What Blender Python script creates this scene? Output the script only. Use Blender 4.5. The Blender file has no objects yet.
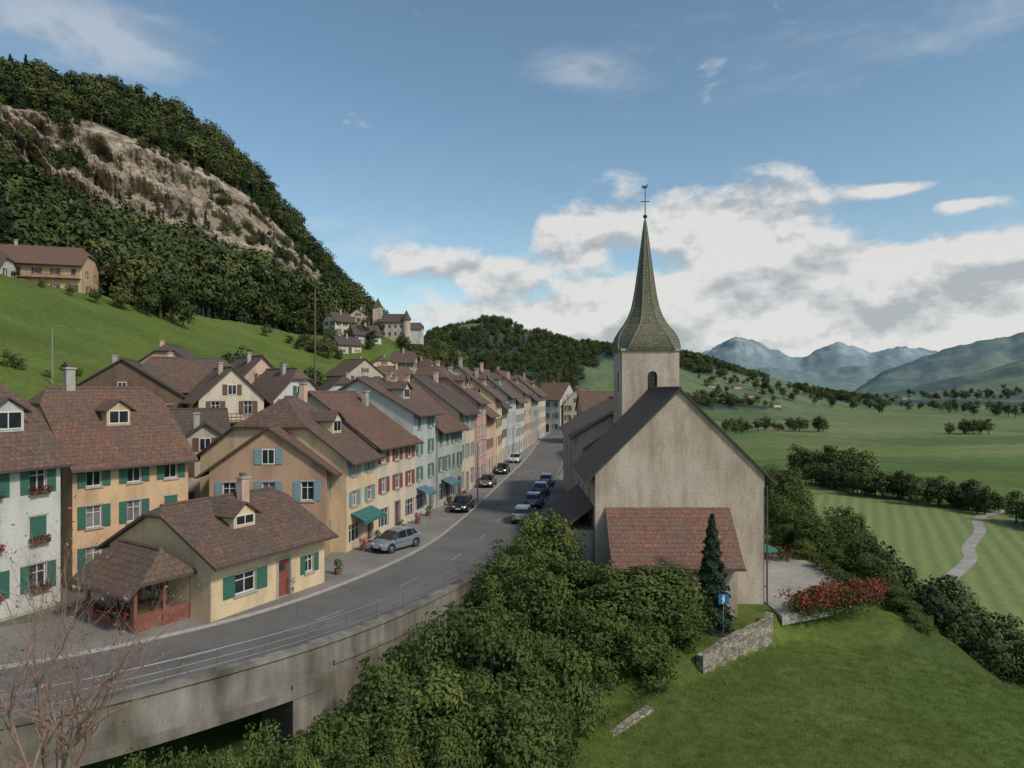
import bpy, math, random
import numpy as np
from mathutils import Vector, Matrix
random.seed(7); np.random.seed(7)
R=math.radians
scene=bpy.context.scene
F=683.0; HZ=390.0; EYE=12.0
def lerp(a,b,t): return a+(b-a)*t
def sst(a,b,x):
    t=np.clip((x-a)/(b-a),0,1); return t*t*(3-2*t)
def U(u,Y): return (u-512.0)/F*Y
def Zv(v,Y): return EYE+(HZ-v)/F*Y

# ---------------------------------------------------------------- materials
def newmat(name):
    m=bpy.data.materials.new(name); m.use_nodes=True
    nt=m.node_tree; b=nt.nodes['Principled BSDF']
    return m,nt,b
def ramp(nt,fac,stops):
    r=nt.nodes.new('ShaderNodeValToRGB'); nt.links.new(fac,r.inputs[0])
    e=r.color_ramp.elements
    while len(e)<len(stops): e.new(0.5)
    for i,(p,c) in enumerate(stops):
        e[i].position=p; e[i].color=(c[0],c[1],c[2],1)
    return r.outputs[0]
def tex(nt,kind,scale,coord='Object',detail=4,rough=0.55,mapscale=None):
    tc=nt.nodes.new('ShaderNodeTexCoord')
    n=nt.nodes.new(kind); n.inputs['Scale'].default_value=scale
    src=tc.outputs[coord]
    if mapscale:
        mp=nt.nodes.new('ShaderNodeMapping'); mp.inputs['Scale'].default_value=mapscale
        nt.links.new(src,mp.inputs[0]); src=mp.outputs[0]
    nt.links.new(src,n.inputs['Vector'])
    if kind=='ShaderNodeTexNoise':
        n.inputs['Detail'].default_value=detail; n.inputs['Roughness'].default_value=rough
    return n
def mixc(nt,fac,a,b,mode='MIX'):
    m=nt.nodes.new('ShaderNodeMix'); m.data_type='RGBA'; m.blend_type=mode
    for sock,val in ((m.inputs[0],fac),(m.inputs[6],a),(m.inputs[7],b)):
        if isinstance(val,bpy.types.NodeSocket): nt.links.new(val,sock)
        elif isinstance(val,(int,float)): sock.default_value=val
        else: sock.default_value=(val[0],val[1],val[2],1)
    return m.outputs[2]
def bump(nt,b,h,strength=0.3,dist=0.05):
    bp=nt.nodes.new('ShaderNodeBump'); bp.inputs['Strength'].default_value=strength; bp.inputs['Distance'].default_value=dist
    nt.links.new(h,bp.inputs['Height']); nt.links.new(bp.outputs[0],b.inputs['Normal'])
def sc(c,k): return tuple(x*k for x in c)
def m_plain(name,c,rough=0.7,metal=0,var=0.15,scale=3):
    m,nt,b=newmat(name)
    n=tex(nt,'ShaderNodeTexNoise',scale)
    nt.links.new(ramp(nt,n.outputs[0],[(0.3,sc(c,1-var)),(0.7,sc(c,1+var))]),b.inputs['Base Color'])
    b.inputs['Roughness'].default_value=rough; b.inputs['Metallic'].default_value=metal
    return m
def m_plaster(name,c,stain=0.34):
    m,nt,b=newmat(name)
    n1=tex(nt,'ShaderNodeTexNoise',0.7,detail=7,rough=.6,mapscale=(1,1,0.35))
    n2=tex(nt,'ShaderNodeTexNoise',9,detail=5)
    c1=ramp(nt,n1.outputs[0],[(0.3,sc(c,1-stain)),(0.52,c),(0.8,sc(c,1.08))])
    c2=ramp(nt,n2.outputs[0],[(0.3,(0.87,0.86,0.84)),(0.7,(1.04,1.04,1.04))])
    nt.links.new(mixc(nt,1.0,c1,c2,'MULTIPLY'),b.inputs['Base Color'])
    b.inputs['Roughness'].default_value=0.9
    bump(nt,b,n2.outputs[0],0.2,0.03)
    return m
def m_tiles(name,c1,c2,c3,tw=0.3,th=0.34):
    m,nt,b=newmat(name)
    tc=nt.nodes.new('ShaderNodeTexCoord')
    br=nt.nodes.new('ShaderNodeTexBrick'); nt.links.new(tc.outputs['UV'],br.inputs['Vector'])
    br.inputs['Scale'].default_value=1; br.inputs['Brick Width'].default_value=tw; br.inputs['Row Height'].default_value=th
    br.inputs['Mortar Size'].default_value=0.02; br.inputs['Mortar Smooth'].default_value=0.6; br.inputs['Bias'].default_value=0
    br.inputs['Color1'].default_value=(*c1,1); br.inputs['Color2'].default_value=(*c2,1); br.inputs['Mortar'].default_value=(*sc(c1,0.45),1)
    n=tex(nt,'ShaderNodeTexNoise',0.55,detail=7,rough=0.7)
    n3=tex(nt,'ShaderNodeTexNoise',4,detail=5,rough=0.7)
    f=ramp(nt,n.outputs[0],[(0.40,(0,0,0)),(0.64,(0.85,)*3)])
    col=mixc(nt,f,br.outputs['Color'],c3)
    col=mixc(nt,1.0,col,ramp(nt,n3.outputs[0],[(0.3,(0.6,0.6,0.6)),(0.7,(1.3,1.25,1.2))]),'MULTIPLY')
    nt.links.new(col,b.inputs['Base Color']); b.inputs['Roughness'].default_value=0.85
    sp=nt.nodes.new('ShaderNodeSeparateXYZ'); nt.links.new(tc.outputs['UV'],sp.inputs[0])
    d=nt.nodes.new('ShaderNodeMath'); d.operation='DIVIDE'; d.inputs[1].default_value=th; nt.links.new(sp.outputs[1],d.inputs[0])
    fr=nt.nodes.new('ShaderNodeMath'); fr.operation='FRACT'; nt.links.new(d.outputs[0],fr.inputs[0])
    s=nt.nodes.new('ShaderNodeMath'); s.operation='SUBTRACT'; nt.links.new(br.outputs['Fac'],s.inputs[1]); 
    iv=nt.nodes.new('ShaderNodeMath'); iv.operation='SUBTRACT'; iv.inputs[0].default_value=1; nt.links.new(fr.outputs[0],iv.inputs[1])
    nt.links.new(iv.outputs[0],s.inputs[0])
    bump(nt,b,s.outputs[0],0.6,0.05)
    return m
def m_leaf(name,dark,light,trans=0.25,rnd=0.35):
    m,nt,b=newmat(name)
    at=nt.nodes.new('ShaderNodeAttribute'); at.attribute_name='tint'
    oi=nt.nodes.new('ShaderNodeObjectInfo')
    ad=nt.nodes.new('ShaderNodeMath'); ad.operation='MULTIPLY_ADD'; ad.inputs[1].default_value=rnd
    nt.links.new(oi.outputs['Random'],ad.inputs[0])
    mu=nt.nodes.new('ShaderNodeMath'); mu.operation='MULTIPLY'; mu.inputs[1].default_value=1-rnd
    nt.links.new(at.outputs['Fac'],mu.inputs[0]); nt.links.new(mu.outputs[0],ad.inputs[2])
    mid=tuple((a+b_)/2 for a,b_ in zip(dark,light))
    col=ramp(nt,ad.outputs[0],[(0.1,dark),(0.5,mid),(0.95,light)])
    nt.links.new(col,b.inputs['Base Color']); b.inputs['Roughness'].default_value=0.8
    b.inputs['Specular IOR Level'].default_value=0.15
    if trans>0:
        tr=nt.nodes.new('ShaderNodeBsdfTranslucent'); nt.links.new(col,tr.inputs[0])
        mx=nt.nodes.new('ShaderNodeMixShader'); mx.inputs[0].default_value=trans
        nt.links.new(b.outputs[0],mx.inputs[1]); nt.links.new(tr.outputs[0],mx.inputs[2])
        nt.links.new(mx.outputs[0],nt.nodes['Material Output'].inputs[0])
    return m

ROOF=m_tiles('roof_tiles',(0.185,0.103,0.069),(0.125,0.074,0.053),(0.105,0.083,0.066))
ROOF2=m_tiles('roof_tiles_warm',(0.22,0.110,0.068),(0.155,0.080,0.055),(0.12,0.086,0.065))
ROOF3=m_tiles('roof_tiles_dark',(0.125,0.083,0.060),(0.09,0.064,0.050),(0.08,0.068,0.057))
ROOFR=m_tiles('roof_tiles_red',(0.25,0.112,0.075),(0.18,0.087,0.062),(0.15,0.10,0.074))
ROOFS=[ROOF,ROOF2,ROOF3,ROOF,ROOF2]
FASC=m_plain('fascia_wood',(0.08,0.055,0.04),0.8)
GUT=m_plain('gutter_metal',(0.12,0.09,0.08),0.5,0.4)
FRAME=m_plain('window_frame',(0.62,0.60,0.56),0.5,var=0.05)
STONE=m_plain('stone_trim',(0.36,0.33,0.29),0.85)
def m_glass(name,c,r=0.12):
    m,nt,b=newmat(name); n=tex(nt,'ShaderNodeTexNoise',1.3)
    nt.links.new(ramp(nt,n.outputs[0],[(0.35,sc(c,0.5)),(0.65,sc(c,1.4))]),b.inputs['Base Color'])
    b.inputs['Roughness'].default_value=r; return m
GL=[m_glass('window_glass',(0.02,0.024,0.028)),m_glass('window_glass_b',(0.035,0.04,0.045)),m_glass('window_curtain',(0.16,0.155,0.145),0.3)]
def m_shutter(name,c):
    m,nt,b=newmat(name)
    tc=nt.nodes.new('ShaderNodeTexCoord'); w=nt.nodes.new('ShaderNodeTexWave'); w.bands_direction='Z'; w.inputs['Scale'].default_value=3.2
    nt.links.new(tc.outputs['Object'],w.inputs[0])
    nt.links.new(ramp(nt,w.outputs[1],[(0.0,sc(c,0.6)),(0.6,sc(c,1.1))]),b.inputs['Base Color'])
    b.inputs['Roughness'].default_value=0.6; bump(nt,b,w.outputs[1],0.4,0.02); return m
SH={'green':m_shutter('shutter_green',(0.035,0.13,0.09)),'teal':m_shutter('shutter_teal',(0.08,0.19,0.17)),
    'blue':m_shutter('shutter_blue',(0.18,0.28,0.31)),'brown':m_shutter('shutter_brown',(0.12,0.06,0.038)),
    'grey':m_shutter('shutter_grey',(0.25,0.27,0.26)),'red':m_shutter('shutter_red',(0.25,0.065,0.045)),'mint':m_shutter('shutter_mint',(0.17,0.31,0.26))}
W={'white':m_plaster('plaster_white',(0.56,0.54,0.49)),'orange':m_plaster('plaster_orange',(0.62,0.41,0.24)),
   'yellow':m_plaster('plaster_yellow',(0.65,0.49,0.30)),'cream':m_plaster('plaster_cream',(0.62,0.52,0.39)),
   'tan':m_plaster('plaster_tan',(0.44,0.28,0.185)),'pink':m_plaster('plaster_pink',(0.55,0.33,0.28)),
   'green':m_plaster('plaster_green',(0.44,0.46,0.38)),'blue':m_plaster('plaster_blue',(0.47,0.49,0.47)),
   'grey':m_plaster('plaster_grey',(0.40,0.37,0.33)),'beige':m_plaster('plaster_beige',(0.47,0.40,0.32)),
   'brown':m_plaster('plaster_brown',(0.16,0.10,0.07)),'rose':m_plaster('plaster_rose',(0.60,0.40,0.31))}
def m_church():
    m,nt,b=newmat('church_roughcast')
    n1=tex(nt,'ShaderNodeTexNoise',0.35,detail=8,rough=0.65,mapscale=(1,1,0.6))
    n2=tex(nt,'ShaderNodeTexNoise',6,detail=8,rough=0.65)
    n3=tex(nt,'ShaderNodeTexNoise',1.3,detail=7,rough=.65,mapscale=(1,1,.2))
    c1=ramp(nt,n1.outputs[0],[(0.3,(0.36,0.28,0.21)),(0.5,(0.50,0.41,0.32)),(0.72,(0.58,0.49,0.395))])
    c2=ramp(nt,n2.outputs[0],[(0.32,(0.78,0.76,0.74)),(0.5,(0.99,0.98,0.98)),(0.7,(1.08,1.08,1.08))])
    c=mixc(nt,1.0,c1,c2,'MULTIPLY')
    c=mixc(nt,1.0,c,ramp(nt,n3.outputs[0],[(0.35,(0.78,0.755,0.72)),(0.58,(1.02,1.02,1.02))]),'MULTIPLY')
    nt.links.new(c,b.inputs['Base Color']); b.inputs['Roughness'].default_value=0.95
    bump(nt,b,n2.outputs[0],0.35,0.05); return m
CHW=m_church()
def m_stonewall():
    m,nt,b=newmat('stone_masonry')
    v=tex(nt,'ShaderNodeTexVoronoi',2.6,mapscale=(1,1,1.8)); v.feature='F1'
    v2=tex(nt,'ShaderNodeTexVoronoi',2.6,mapscale=(1,1,1.8)); v2.feature='DISTANCE_TO_EDGE'
    n=tex(nt,'ShaderNodeTexNoise',7,detail=5)
    hs=nt.nodes.new('ShaderNodeSeparateColor'); nt.links.new(v.outputs['Color'],hs.inputs[0])
    c=ramp(nt,hs.outputs[0],[(0,(0.2,0.16,0.12)),(0.5,(0.31,0.26,0.20)),(1,(0.40,0.35,0.28))])
    e=ramp(nt,v2.outputs[0],[(0.0,(0.45,0.43,0.4)),(0.08,(1,1,1))])
    c=mixc(nt,1.0,c,e,'MULTIPLY'); c=mixc(nt,1.0,c,ramp(nt,n.outputs[0],[(0.3,(0.7,0.72,0.66)),(0.7,(1.1,1.1,1.1))]),'MULTIPLY')
    nt.links.new(c,b.inputs['Base Color']); b.inputs['Roughness'].default_value=0.9
    bump(nt,b,e,0.7,0.06); return m
SWALL=m_stonewall()
def m_concrete():
    m,nt,b=newmat('weathered_concrete')
    n1=tex(nt,'ShaderNodeTexNoise',1.1,detail=7,mapscale=(1,1,0.18)); n2=tex(nt,'ShaderNodeTexNoise',0.4,detail=6); n3=tex(nt,'ShaderNodeTexNoise',12,detail=4)
    c=ramp(nt,n1.outputs[0],[(0.3,(0.11,0.095,0.075)),(0.52,(0.24,0.21,0.175)),(0.75,(0.35,0.32,0.275))])
    c=mixc(nt,1.0,c,ramp(nt,n2.outputs[0],[(0.35,(0.55,0.54,0.46)),(0.6,(1,1,1))]),'MULTIPLY')
    c=mixc(nt,1.0,c,ramp(nt,n3.outputs[0],[(0.3,(0.85,0.85,0.85)),(0.7,(1.08,1.08,1.08))]),'MULTIPLY')
    nt.links.new(c,b.inputs['Base Color']); b.inputs['Roughness'].default_value=0.92; bump(nt,b,n3.outputs[0],0.3,0.03); return m
CONC=m_concrete()
def m_asphalt(name,c):
    m,nt,b=newmat(name)
    n1=tex(nt,'ShaderNodeTexNoise',0.25,detail=7,rough=0.6); n2=tex(nt,'ShaderNodeTexNoise',25,detail=3); n3=tex(nt,'ShaderNodeTexVoronoi',0.22); n3.feature='DISTANCE_TO_EDGE'
    k=ramp(nt,n1.outputs[0],[(0.3,sc(c,0.72)),(0.55,c),(0.75,sc(c,1.22))])
    k=mixc(nt,1.0,k,ramp(nt,n2.outputs[0],[(0.3,(0.8,)*3),(0.7,(1.2,)*3)]),'MULTIPLY')
    k=mixc(nt,1.0,k,ramp(nt,n3.outputs[0],[(0.0,(0.7,)*3),(0.010,(1,)*3)]),'MULTIPLY')
    nt.links.new(k,b.inputs['Base Color']); b.inputs['Roughness'].default_value=0.85; bump(nt,b,n2.outputs[0],0.2,0.01); return m
ASPH=m_asphalt('asphalt',(0.15,0.137,0.122)); PAVE=m_asphalt('pavement_asphalt',(0.23,0.207,0.18))
GRAVEL=m_asphalt('gravel',(0.36,0.32,0.27))
LINE=m_plain('road_paint',(0.28,0.27,0.25),0.7,var=0.35,scale=2)
LEAF=m_leaf('shrub_leaves',(0.026,0.046,0.012),(0.14,0.17,0.045),.2)
LEAF2=m_leaf('tree_leaves',(0.020,0.036,0.013),(0.105,0.118,0.038),0,.75)
LEAFN=m_leaf('near_tree_leaves',(0.03,0.052,0.014),(0.16,0.185,0.05),0.2)
LEAFD=m_leaf('spruce_needles',(0.010,0.022,0.012),(0.040,0.060,0.030),0,.4)
LEAFO=m_leaf('light_leaves',(0.045,0.062,0.02),(0.16,0.165,0.055),0,.6)
LEAFR=m_leaf('red_blossom',(0.24,0.025,0.03),(0.62,0.11,0.11),0.2)
LEAFB=m_leaf('dry_leaves',(0.16,0.085,0.06),(0.38,0.25,0.19),0.2)
BARK=m_plain('bark',(0.07,0.055,0.04),0.95,var=0.35,scale=6)
TWIG=m_plain('dry_twig',(0.26,0.165,0.13),0.9,var=0.3,scale=5)
GRASSB=m_leaf('grass_blades',(0.08,0.12,0.028),(0.21,0.26,0.075),0.3)

# ---------------------------------------------------------------- mesh builder
class MB:
    def __init__(s): s.v=[];s.f=[];s.m=[];s.uv=[];s.mats=[]
    def poly(s,pts,mat):
        pts=[Vector(p) for p in pts]
        q=[pts[0]]
        for p in pts[1:]:
            if (p-q[-1]).length>1e-5: q.append(p)
        if (q[0]-q[-1]).length<1e-5: q.pop()
        if len(q)<3: return
        if mat not in s.mats: s.mats.append(mat)
        n=Vector((0,0,0))
        for i in range(len(q)):
            a=q[i];b=q[(i+1)%len(q)]; n+=a.cross(b)
        if n.length<1e-9: return
        n.normalize(); ua=Vector((0,0,1)).cross(n)
        ua=Vector((1,0,0)) if ua.length<1e-3 else ua.normalized()
        va=n.cross(ua)
        i0=len(s.v); s.v+= [tuple(p) for p in q]; s.f.append(list(range(i0,i0+len(q)))); s.m.append(s.mats.index(mat))
        for p in q: s.uv+=[p.dot(ua),p.dot(va)]
    def obox(s,o,a,b,c,mat):
        o=Vector(o);a=Vector(a);b=Vector(b);c=Vector(c)
        if a.cross(b).dot(c)<0: a,b=b,a
        p=[o,o+a,o+a+b,o+b]; t=[x+c for x in p]
        s.poly([p[3],p[2],p[1],p[0]],mat); s.poly(t,mat)
        for i in range(4):
            j=(i+1)%4; s.poly([p[i],p[j],t[j],t[i]],mat)
    def box(s,c,sx,sy,sz,mat,ang=0):
        ca,sa=math.cos(ang),math.sin(ang); X=Vector((ca,sa,0));Y=Vector((-sa,ca,0))
        o=Vector(c)-X*sx/2-Y*sy/2-Vector((0,0,sz/2)); s.obox(o,X*sx,Y*sy,Vector((0,0,sz)),mat)
    def tube(s,pts,rad,mat,n=8,cap=True):
        rings=[]
        for i,p in enumerate(pts):
            p=Vector(p); q0=Vector(pts[max(i-1,0)]); q1=Vector(pts[min(i+1,len(pts)-1)])
            t=(q1-q0).normalized(); x=t.cross(Vector((0.13,0.21,0.97)));
            if x.length<1e-2: x=t.cross(Vector((1,0,0)))
            x.normalize(); y=t.cross(x)
            rings.append([p+(x*math.cos(6.2832*k/n)+y*math.sin(6.2832*k/n))*rad[i] for k in range(n)])
        for a,b in zip(rings[:-1],rings[1:]):
            for k in range(n):
                j=(k+1)%n; s.poly([a[k],a[j],b[j],b[k]],mat)
        if cap: s.poly(rings[-1],mat); s.poly(rings[0][::-1],mat)
    def mesh(s,name):
        me=bpy.data.meshes.new(name); me.from_pydata(s.v,[],s.f)
        for m in s.mats: me.materials.append(m)
        me.polygons.foreach_set('material_index',s.m)
        uv=me.uv_layers.new(name='UVMap'); uv.data.foreach_set('uv',s.uv); me.update(); return me
    def build(s,name,parent=None,smooth=False):
        if not s.f: return None
        me=s.mesh(name)
        if smooth:
            me.polygons.foreach_set('use_smooth',[True]*len(me.polygons))
        o=bpy.data.objects.new(name,me); scene.collection.objects.link(o)
        if parent: o.parent=parent; o.location=-parent.location
        return o
def empty(name,loc):
    e=bpy.data.objects.new(name,None); e.location=loc; e.empty_display_size=0.5; scene.collection.objects.link(e); return e

# ---------------------------------------------------------------- road centre line
CP=[(-120,2),(-80,8),(-42,17),(-30,21.3),(-20.5,26.3),(-15.5,29.8),(-10.6,35),(-6.5,42.5),(-3.2,52),(-0.8,66),(2.3,90),(6,120),(10.3,164),(15,200),(30,330),(60,600)]
def catmull(P,n=12):
    out=[]
    for i in range(len(P)-1):
        p0=np.array(P[max(i-1,0)],float);p1=np.array(P[i],float);p2=np.array(P[i+1],float);p3=np.array(P[min(i+2,len(P)-1)],float)
        for k in range(n):
            t=k/n; out.append(0.5*((2*p1)+(-p0+p2)*t+(2*p0-5*p1+4*p2-p3)*t*t+(-p0+3*p1-3*p2+p3)*t**3))
    out.append(np.array(P[-1],float)); return np.array(out)
C=catmull(CP); 
T=np.gradient(C,axis=0); T/=np.linalg.norm(T,axis=1)[:,None]; RN=np.stack([T[:,1],-T[:,0]],1)
def sdist(x,y):
    x=np.asarray(x,float);y=np.asarray(y,float); sh=x.shape; x=x.ravel();y=y.ravel()
    best=np.full(x.shape,1e18); sg=np.zeros(x.shape)
    for i in range(len(C)-1):
        ax,ay=C[i];dx,dy=C[i+1]-C[i]; L=dx*dx+dy*dy
        lo=-1e9 if i==0 else 0; hi=1e9 if i==len(C)-2 else 1
        t=np.clip(((x-ax)*dx+(y-ay)*dy)/L,lo,hi)
        ex=x-ax-t*dx; ey=y-ay-t*dy; d=ex*ex+ey*ey
        m=d<best; best=np.where(m,d,best); cr=dx*ey-dy*ex; sg=np.where(m,np.where(cr<0,1,-1),sg)
    return (np.sqrt(best)*sg).reshape(sh)
def hsh(i,j): 
    v=np.sin(i*127.1+j*311.7)*43758.5453; return v-np.floor(v)
def vn(x,y):
    xi=np.floor(x);yi=np.floor(y);fx=x-xi;fy=y-yi;fx=fx*fx*(3-2*fx);fy=fy*fy*(3-2*fy)
    return lerp(lerp(hsh(xi,yi),hsh(xi+1,yi),fx),lerp(hsh(xi,yi+1),hsh(xi+1,yi+1),fx),fy)
def fbm(x,y,o=5):
    r=0;a=0.5
    for k in range(o): r=r+a*vn(x,y); x=x*2.03+17.3; y=y*2.03+9.1; a*=0.5
    return r
MU=np.array([-900,-400,-100,0,60,100,130,150,200,250,290,310,340,378,400,430,470])
def A_(u): return (np.asarray(u,float)-512)/F
MYe=np.interp(MU,[-900,-400,0,100,200,335,378,430,470],[150,160,172,190,212,306,360,420,470])
MYc=np.interp(MU,[-900,-400,0,60,130,215,250,290,320,350,378,400,430,470],[230,270,300,315,340,380,400,420,440,455,470,480,500,520])
MVc=np.interp(MU,[-900,-400,0,60,130,215,250,290,320,350,378,400,430,470],[-120,36,88,98,110,144,182,228,268,298,325,352,390,400])
MVt=np.interp(MU,[-900,-400,0,60,100,150,200,250,310,340,378,400,430,470],[0,60,108,118,130,148,170,200,262,298,330,356,392,401])
MVb=np.interp(MU,[-900,-400,0,60,100,150,200,250,310,340,378,400,430,470],[80,110,148,196,226,250,266,280,296,308,338,362,396,404])
def mctl(a):
    ua=A_(MU)
    Ye=np.interp(a,ua,MYe);Yc=np.interp(a,ua,MYc)
    Yt=Yc-32;Yb=Yc-50
    return Ye,Yb,Yt,Yc,Zv(np.interp(a,ua,MVb),Yb),Zv(np.interp(a,ua,MVt),Yt),Zv(np.interp(a,ua,MVc),Yc)
RANGES=[
 (1500,700,900,[(250,372),(400,360),(430,336),(470,322),(500,325),(540,337),(580,346),(620,350),(660,350),(700,360),(740,372),(790,384),(830,395),(860,400)],0.03),
 (2600,900,900,[(560,400),(640,366),(700,360),(760,376),(820,388),(860,397),(880,394),(940,382),(990,370),(1024,358),(1100,345),(1400,330)],0.03),
 (4800,1600,1800,[(780,402),(850,395),(880,374),(920,360),(960,346),(985,340),(1010,338),(1030,330),(1100,312),(1400,300)],0.05),
 (7500,1600,1800,[(640,400),(720,376),(770,368),(820,372),(860,366),(900,372),(960,366),(1024,360),(1400,350)],0.06),
 (11500,3500,4000,[(300,372),(560,375),(660,368),(700,358),(720,347),(735,338),(752,340),(770,347),(800,358),(820,350),(840,344),(870,355),(900,349),(930,352),(960,362),(1000,375),(1100,372),(1400,370)],0.09),
]
XEy=[-60,5,25,38,44,47,50,56,62,75,90,120,600]; XEx=[55,40,34,28.5,23.5,26,27.5,27,26,26,28,30,85]
def h(x,y):
    x=np.asarray(x,float);y=np.asarray(y,float)
    s=sdist(x,y)
    hl=np.where(s>-25,0,(-s-25)*0.42); hl=np.minimum(hl,34)
    hl=hl+sst(-28,-50,s)*(fbm(x/25,y/25,3)-0.45)*3
    kn=np.exp(-(((x+44)/24)**2+((y-238)/26)**2)); hl=hl+kn*15
    hl=hl*(1-sst(520,900,y))-20*sst(520,900,y)
    xe=np.interp(y,XEy,XEx)
    L0=np.array((10.7,39.));Ld=np.array((5.7,4.7));Ld/=np.linalg.norm(Ld)
    sd=-(x-L0[0])*Ld[1]+(y-L0[1])*Ld[0]
    back=lerp(-5.0,-3.05,sst(34,41,y)); zp=lerp(-4.2,back,sst(-0.2,0.5,sd))
    zp=zp-0.9*sst(10,2,x)*sst(-1,-6,sd)*sst(20,36,y+5) 
    near=sst(50,60,y)*sst(12,7,s); zp=lerp(zp,-0.1,near)
    zp=lerp(zp,-0.1,sst(85,95,y))
    zp=zp+(fbm(x/9,y/9,3)-0.45)*0.5*sst(-0.5,-4,sd)
    e=x-xe; dz=np.where(e>0,np.sqrt(e*e+9)-3,0)*0.85
    zr=zp-dz-0.5*sst(-12,0,e)*sst(48,44,y)
    far=sst(240,420,y); zr=lerp(zr,-25,far*sst(-60,40,x-xe))
    zr=np.maximum(zr,-25)
    opening=(y<32.6)&(x<-6.5)
    s0=np.where(opening,0.6,3.0); 
    w=np.clip((s-s0)/1.0,0,1)
    hz=np.where(s<0,hl-0.06,lerp(-0.06,zr,w))
    a=x/np.maximum(y,1e-3)
    Ye,Yb,Yt,Yc,zb,zt,zc=mctl(a)
    ze=33.0
    zm=np.where(y<Yb,lerp(ze,zb,(y-Ye)/(Yb-Ye)),np.where(y<Yt,lerp(zb,zt,(y-Yb)/(Yt-Yb)),np.where(y<Yc,lerp(zt,zc,(y-Yt)/(Yc-Yt)),zc-(y-Yc)*0.55)))
    zm=zm+(fbm(x/30,y/30,4)-0.47)*9*sst(0,30,y-Ye)
    ok=(y>40)&(a<A_(470))
    hz=np.where(ok&(s<-60),np.maximum(hz,np.where(y>Ye,zm,-99)),hz)
    for (RY,wf,wb,prof,amp) in RANGES:
        pu=A_([p[0] for p in prof]); pv=np.array([p[1] for p in prof],float)
        Hc=Zv(np.interp(a,pu,pv,left=pv[0]+3),RY)+25
        q=(y-RY)
        sh=np.where(q<0,sst(-wf,0,q),sst(wb,0,q))
        nz=(fbm(x/(RY*0.06)+RY,y/(RY*0.06),6)-0.48)
        rid=1-np.abs(2*fbm(x/(RY*0.05)+3,y/(RY*0.05),6)-1)
        sh2=np.clip(sh,0,1)
        zz=-25+Hc*sh2*(1+nz*0.5*(1-sh2*0.7))+ (rid-0.85)*RY*amp*0.30*sh2
        hz=np.where((y>RY-wf)&(Hc>6),np.maximum(hz,zz),hz)
    return hz
def hp(x,y): return float(h(np.array([x]),np.array([y]))[0])

# ---------------------------------------------------------------- terrain
ang=np.concatenate([np.arange(-180,-48,3.0),np.arange(-48,48.01,0.2),np.arange(51,180,3.0)])
rad=np.concatenate([[0.5,3,6,9],12*1.0235**np.arange(0,322)])
AA,RR=np.meshgrid(np.radians(ang),rad)
X=RR*np.sin(AA);Y=RR*np.cos(AA)
Z=h(X,Y)
nr,na=X.shape
idx=np.arange(nr*na).reshape(nr,na)
a0=idx[:-1,:];b0=idx[1:,:]
q=np.stack([a0,np.roll(a0,-1,1),np.roll(b0,-1,1),b0],-1).reshape(-1,4)[:, ::-1]
me=bpy.data.meshes.new('terrain')
me.from_pydata(np.stack([X,Y,Z],-1).reshape(-1,3).tolist(),[],q.tolist())
me.polygons.foreach_set('use_smooth',[True]*len(me.polygons))
S=sdist(X,Y)
fx=X+20*fbm(X/60,Y/60,2); fy=Y+30*fbm(X/90+5,Y/90,2)
cell=hsh(np.floor((fx*0.94+fy*0.25)/190),np.floor((fy*0.97-fx*0.12)/(70+0.0*fy))+np.floor(Y/900)*7)
pal=np.array([(0.12,0.17,0.048),(0.145,0.195,0.052),(0.095,0.14,0.042),(0.19,0.205,0.085),(0.115,0.165,0.045),(0.16,0.18,0.072)])
col=pal[(cell*5.99).astype(int)]
col=lerp(col,np.array((0.13,0.175,0.048)),0.2)
def forestf(x,y): return fbm(x/170+3,y/230,5)+0.10*sst(350,100,x)
forest=forestf(X,Y)
hillish=(Z>-15)&(Y>520)
fm=sst(0.43,0.50,forest)[...,None]
fcol=np.array((0.026,0.042,0.022))
col=np.where(hillish[...,None],lerp(np.array((0.12,0.155,0.055)),fcol,fm),col)
mea=np.array((0.11,0.15,0.038)); 
nn=fbm(X/12,Y/12,4)[...,None]
left=(S<0)&(Y<520)
col=np.where(left[...,None],mea*(0.75+0.5*nn),col)
vill=(S<3)&(S>-27)&(Y<520)
col=np.where(vill[...,None],np.array((0.17,0.155,0.13))*(0.6+0.8*nn),col)
a=X/np.maximum(Y,1e-3); Ye,Yb,Yt,Yc,zb_,zt_,zc_=mctl(a)
mtn=(Y>Ye-2)&(Y>60)&(a<A_(470))&(S<-70)&(Y<900)
col=np.where(mtn[...,None],np.array((0.03,0.045,0.018)),col)
cl=(Y>Yb-3)&(Y<Yt+3)&mtn&(a<A_(350))
col=np.where(cl[...,None],np.array((0.27,0.225,0.175)),col)
lawn=(S>0)&(Y<260)&(Z>-24)
col=np.where(lawn[...,None],np.array((0.115,0.155,0.038))*(0.75+0.5*nn),col)
wall_foot=(S>0)&(S<9)&(Y<56)
col=np.where(wall_foot[...,None],np.array((0.055,0.08,0.025))*(0.6+0.8*nn),col)  # darker green ground strip right of the road, below the wall
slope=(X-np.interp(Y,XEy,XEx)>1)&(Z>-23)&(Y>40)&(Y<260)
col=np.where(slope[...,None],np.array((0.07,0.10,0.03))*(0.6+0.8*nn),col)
snow=(fbm(X/500,Y/700,6)>0.53)&(Z>540)&(Y>8200)
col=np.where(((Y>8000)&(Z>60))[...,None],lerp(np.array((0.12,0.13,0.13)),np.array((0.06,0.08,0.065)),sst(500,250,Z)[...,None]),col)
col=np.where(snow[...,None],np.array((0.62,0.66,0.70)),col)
rr=np.hypot(X,Y); haze_f=(1-np.exp(-np.maximum(rr-250,0)/6500.0))[...,None]
col=lerp(col,np.array((0.22,0.30,0.355)),np.clip(haze_f,0,0.82))  # aerial haze painted into the vertex colours, bluer with distance
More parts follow.
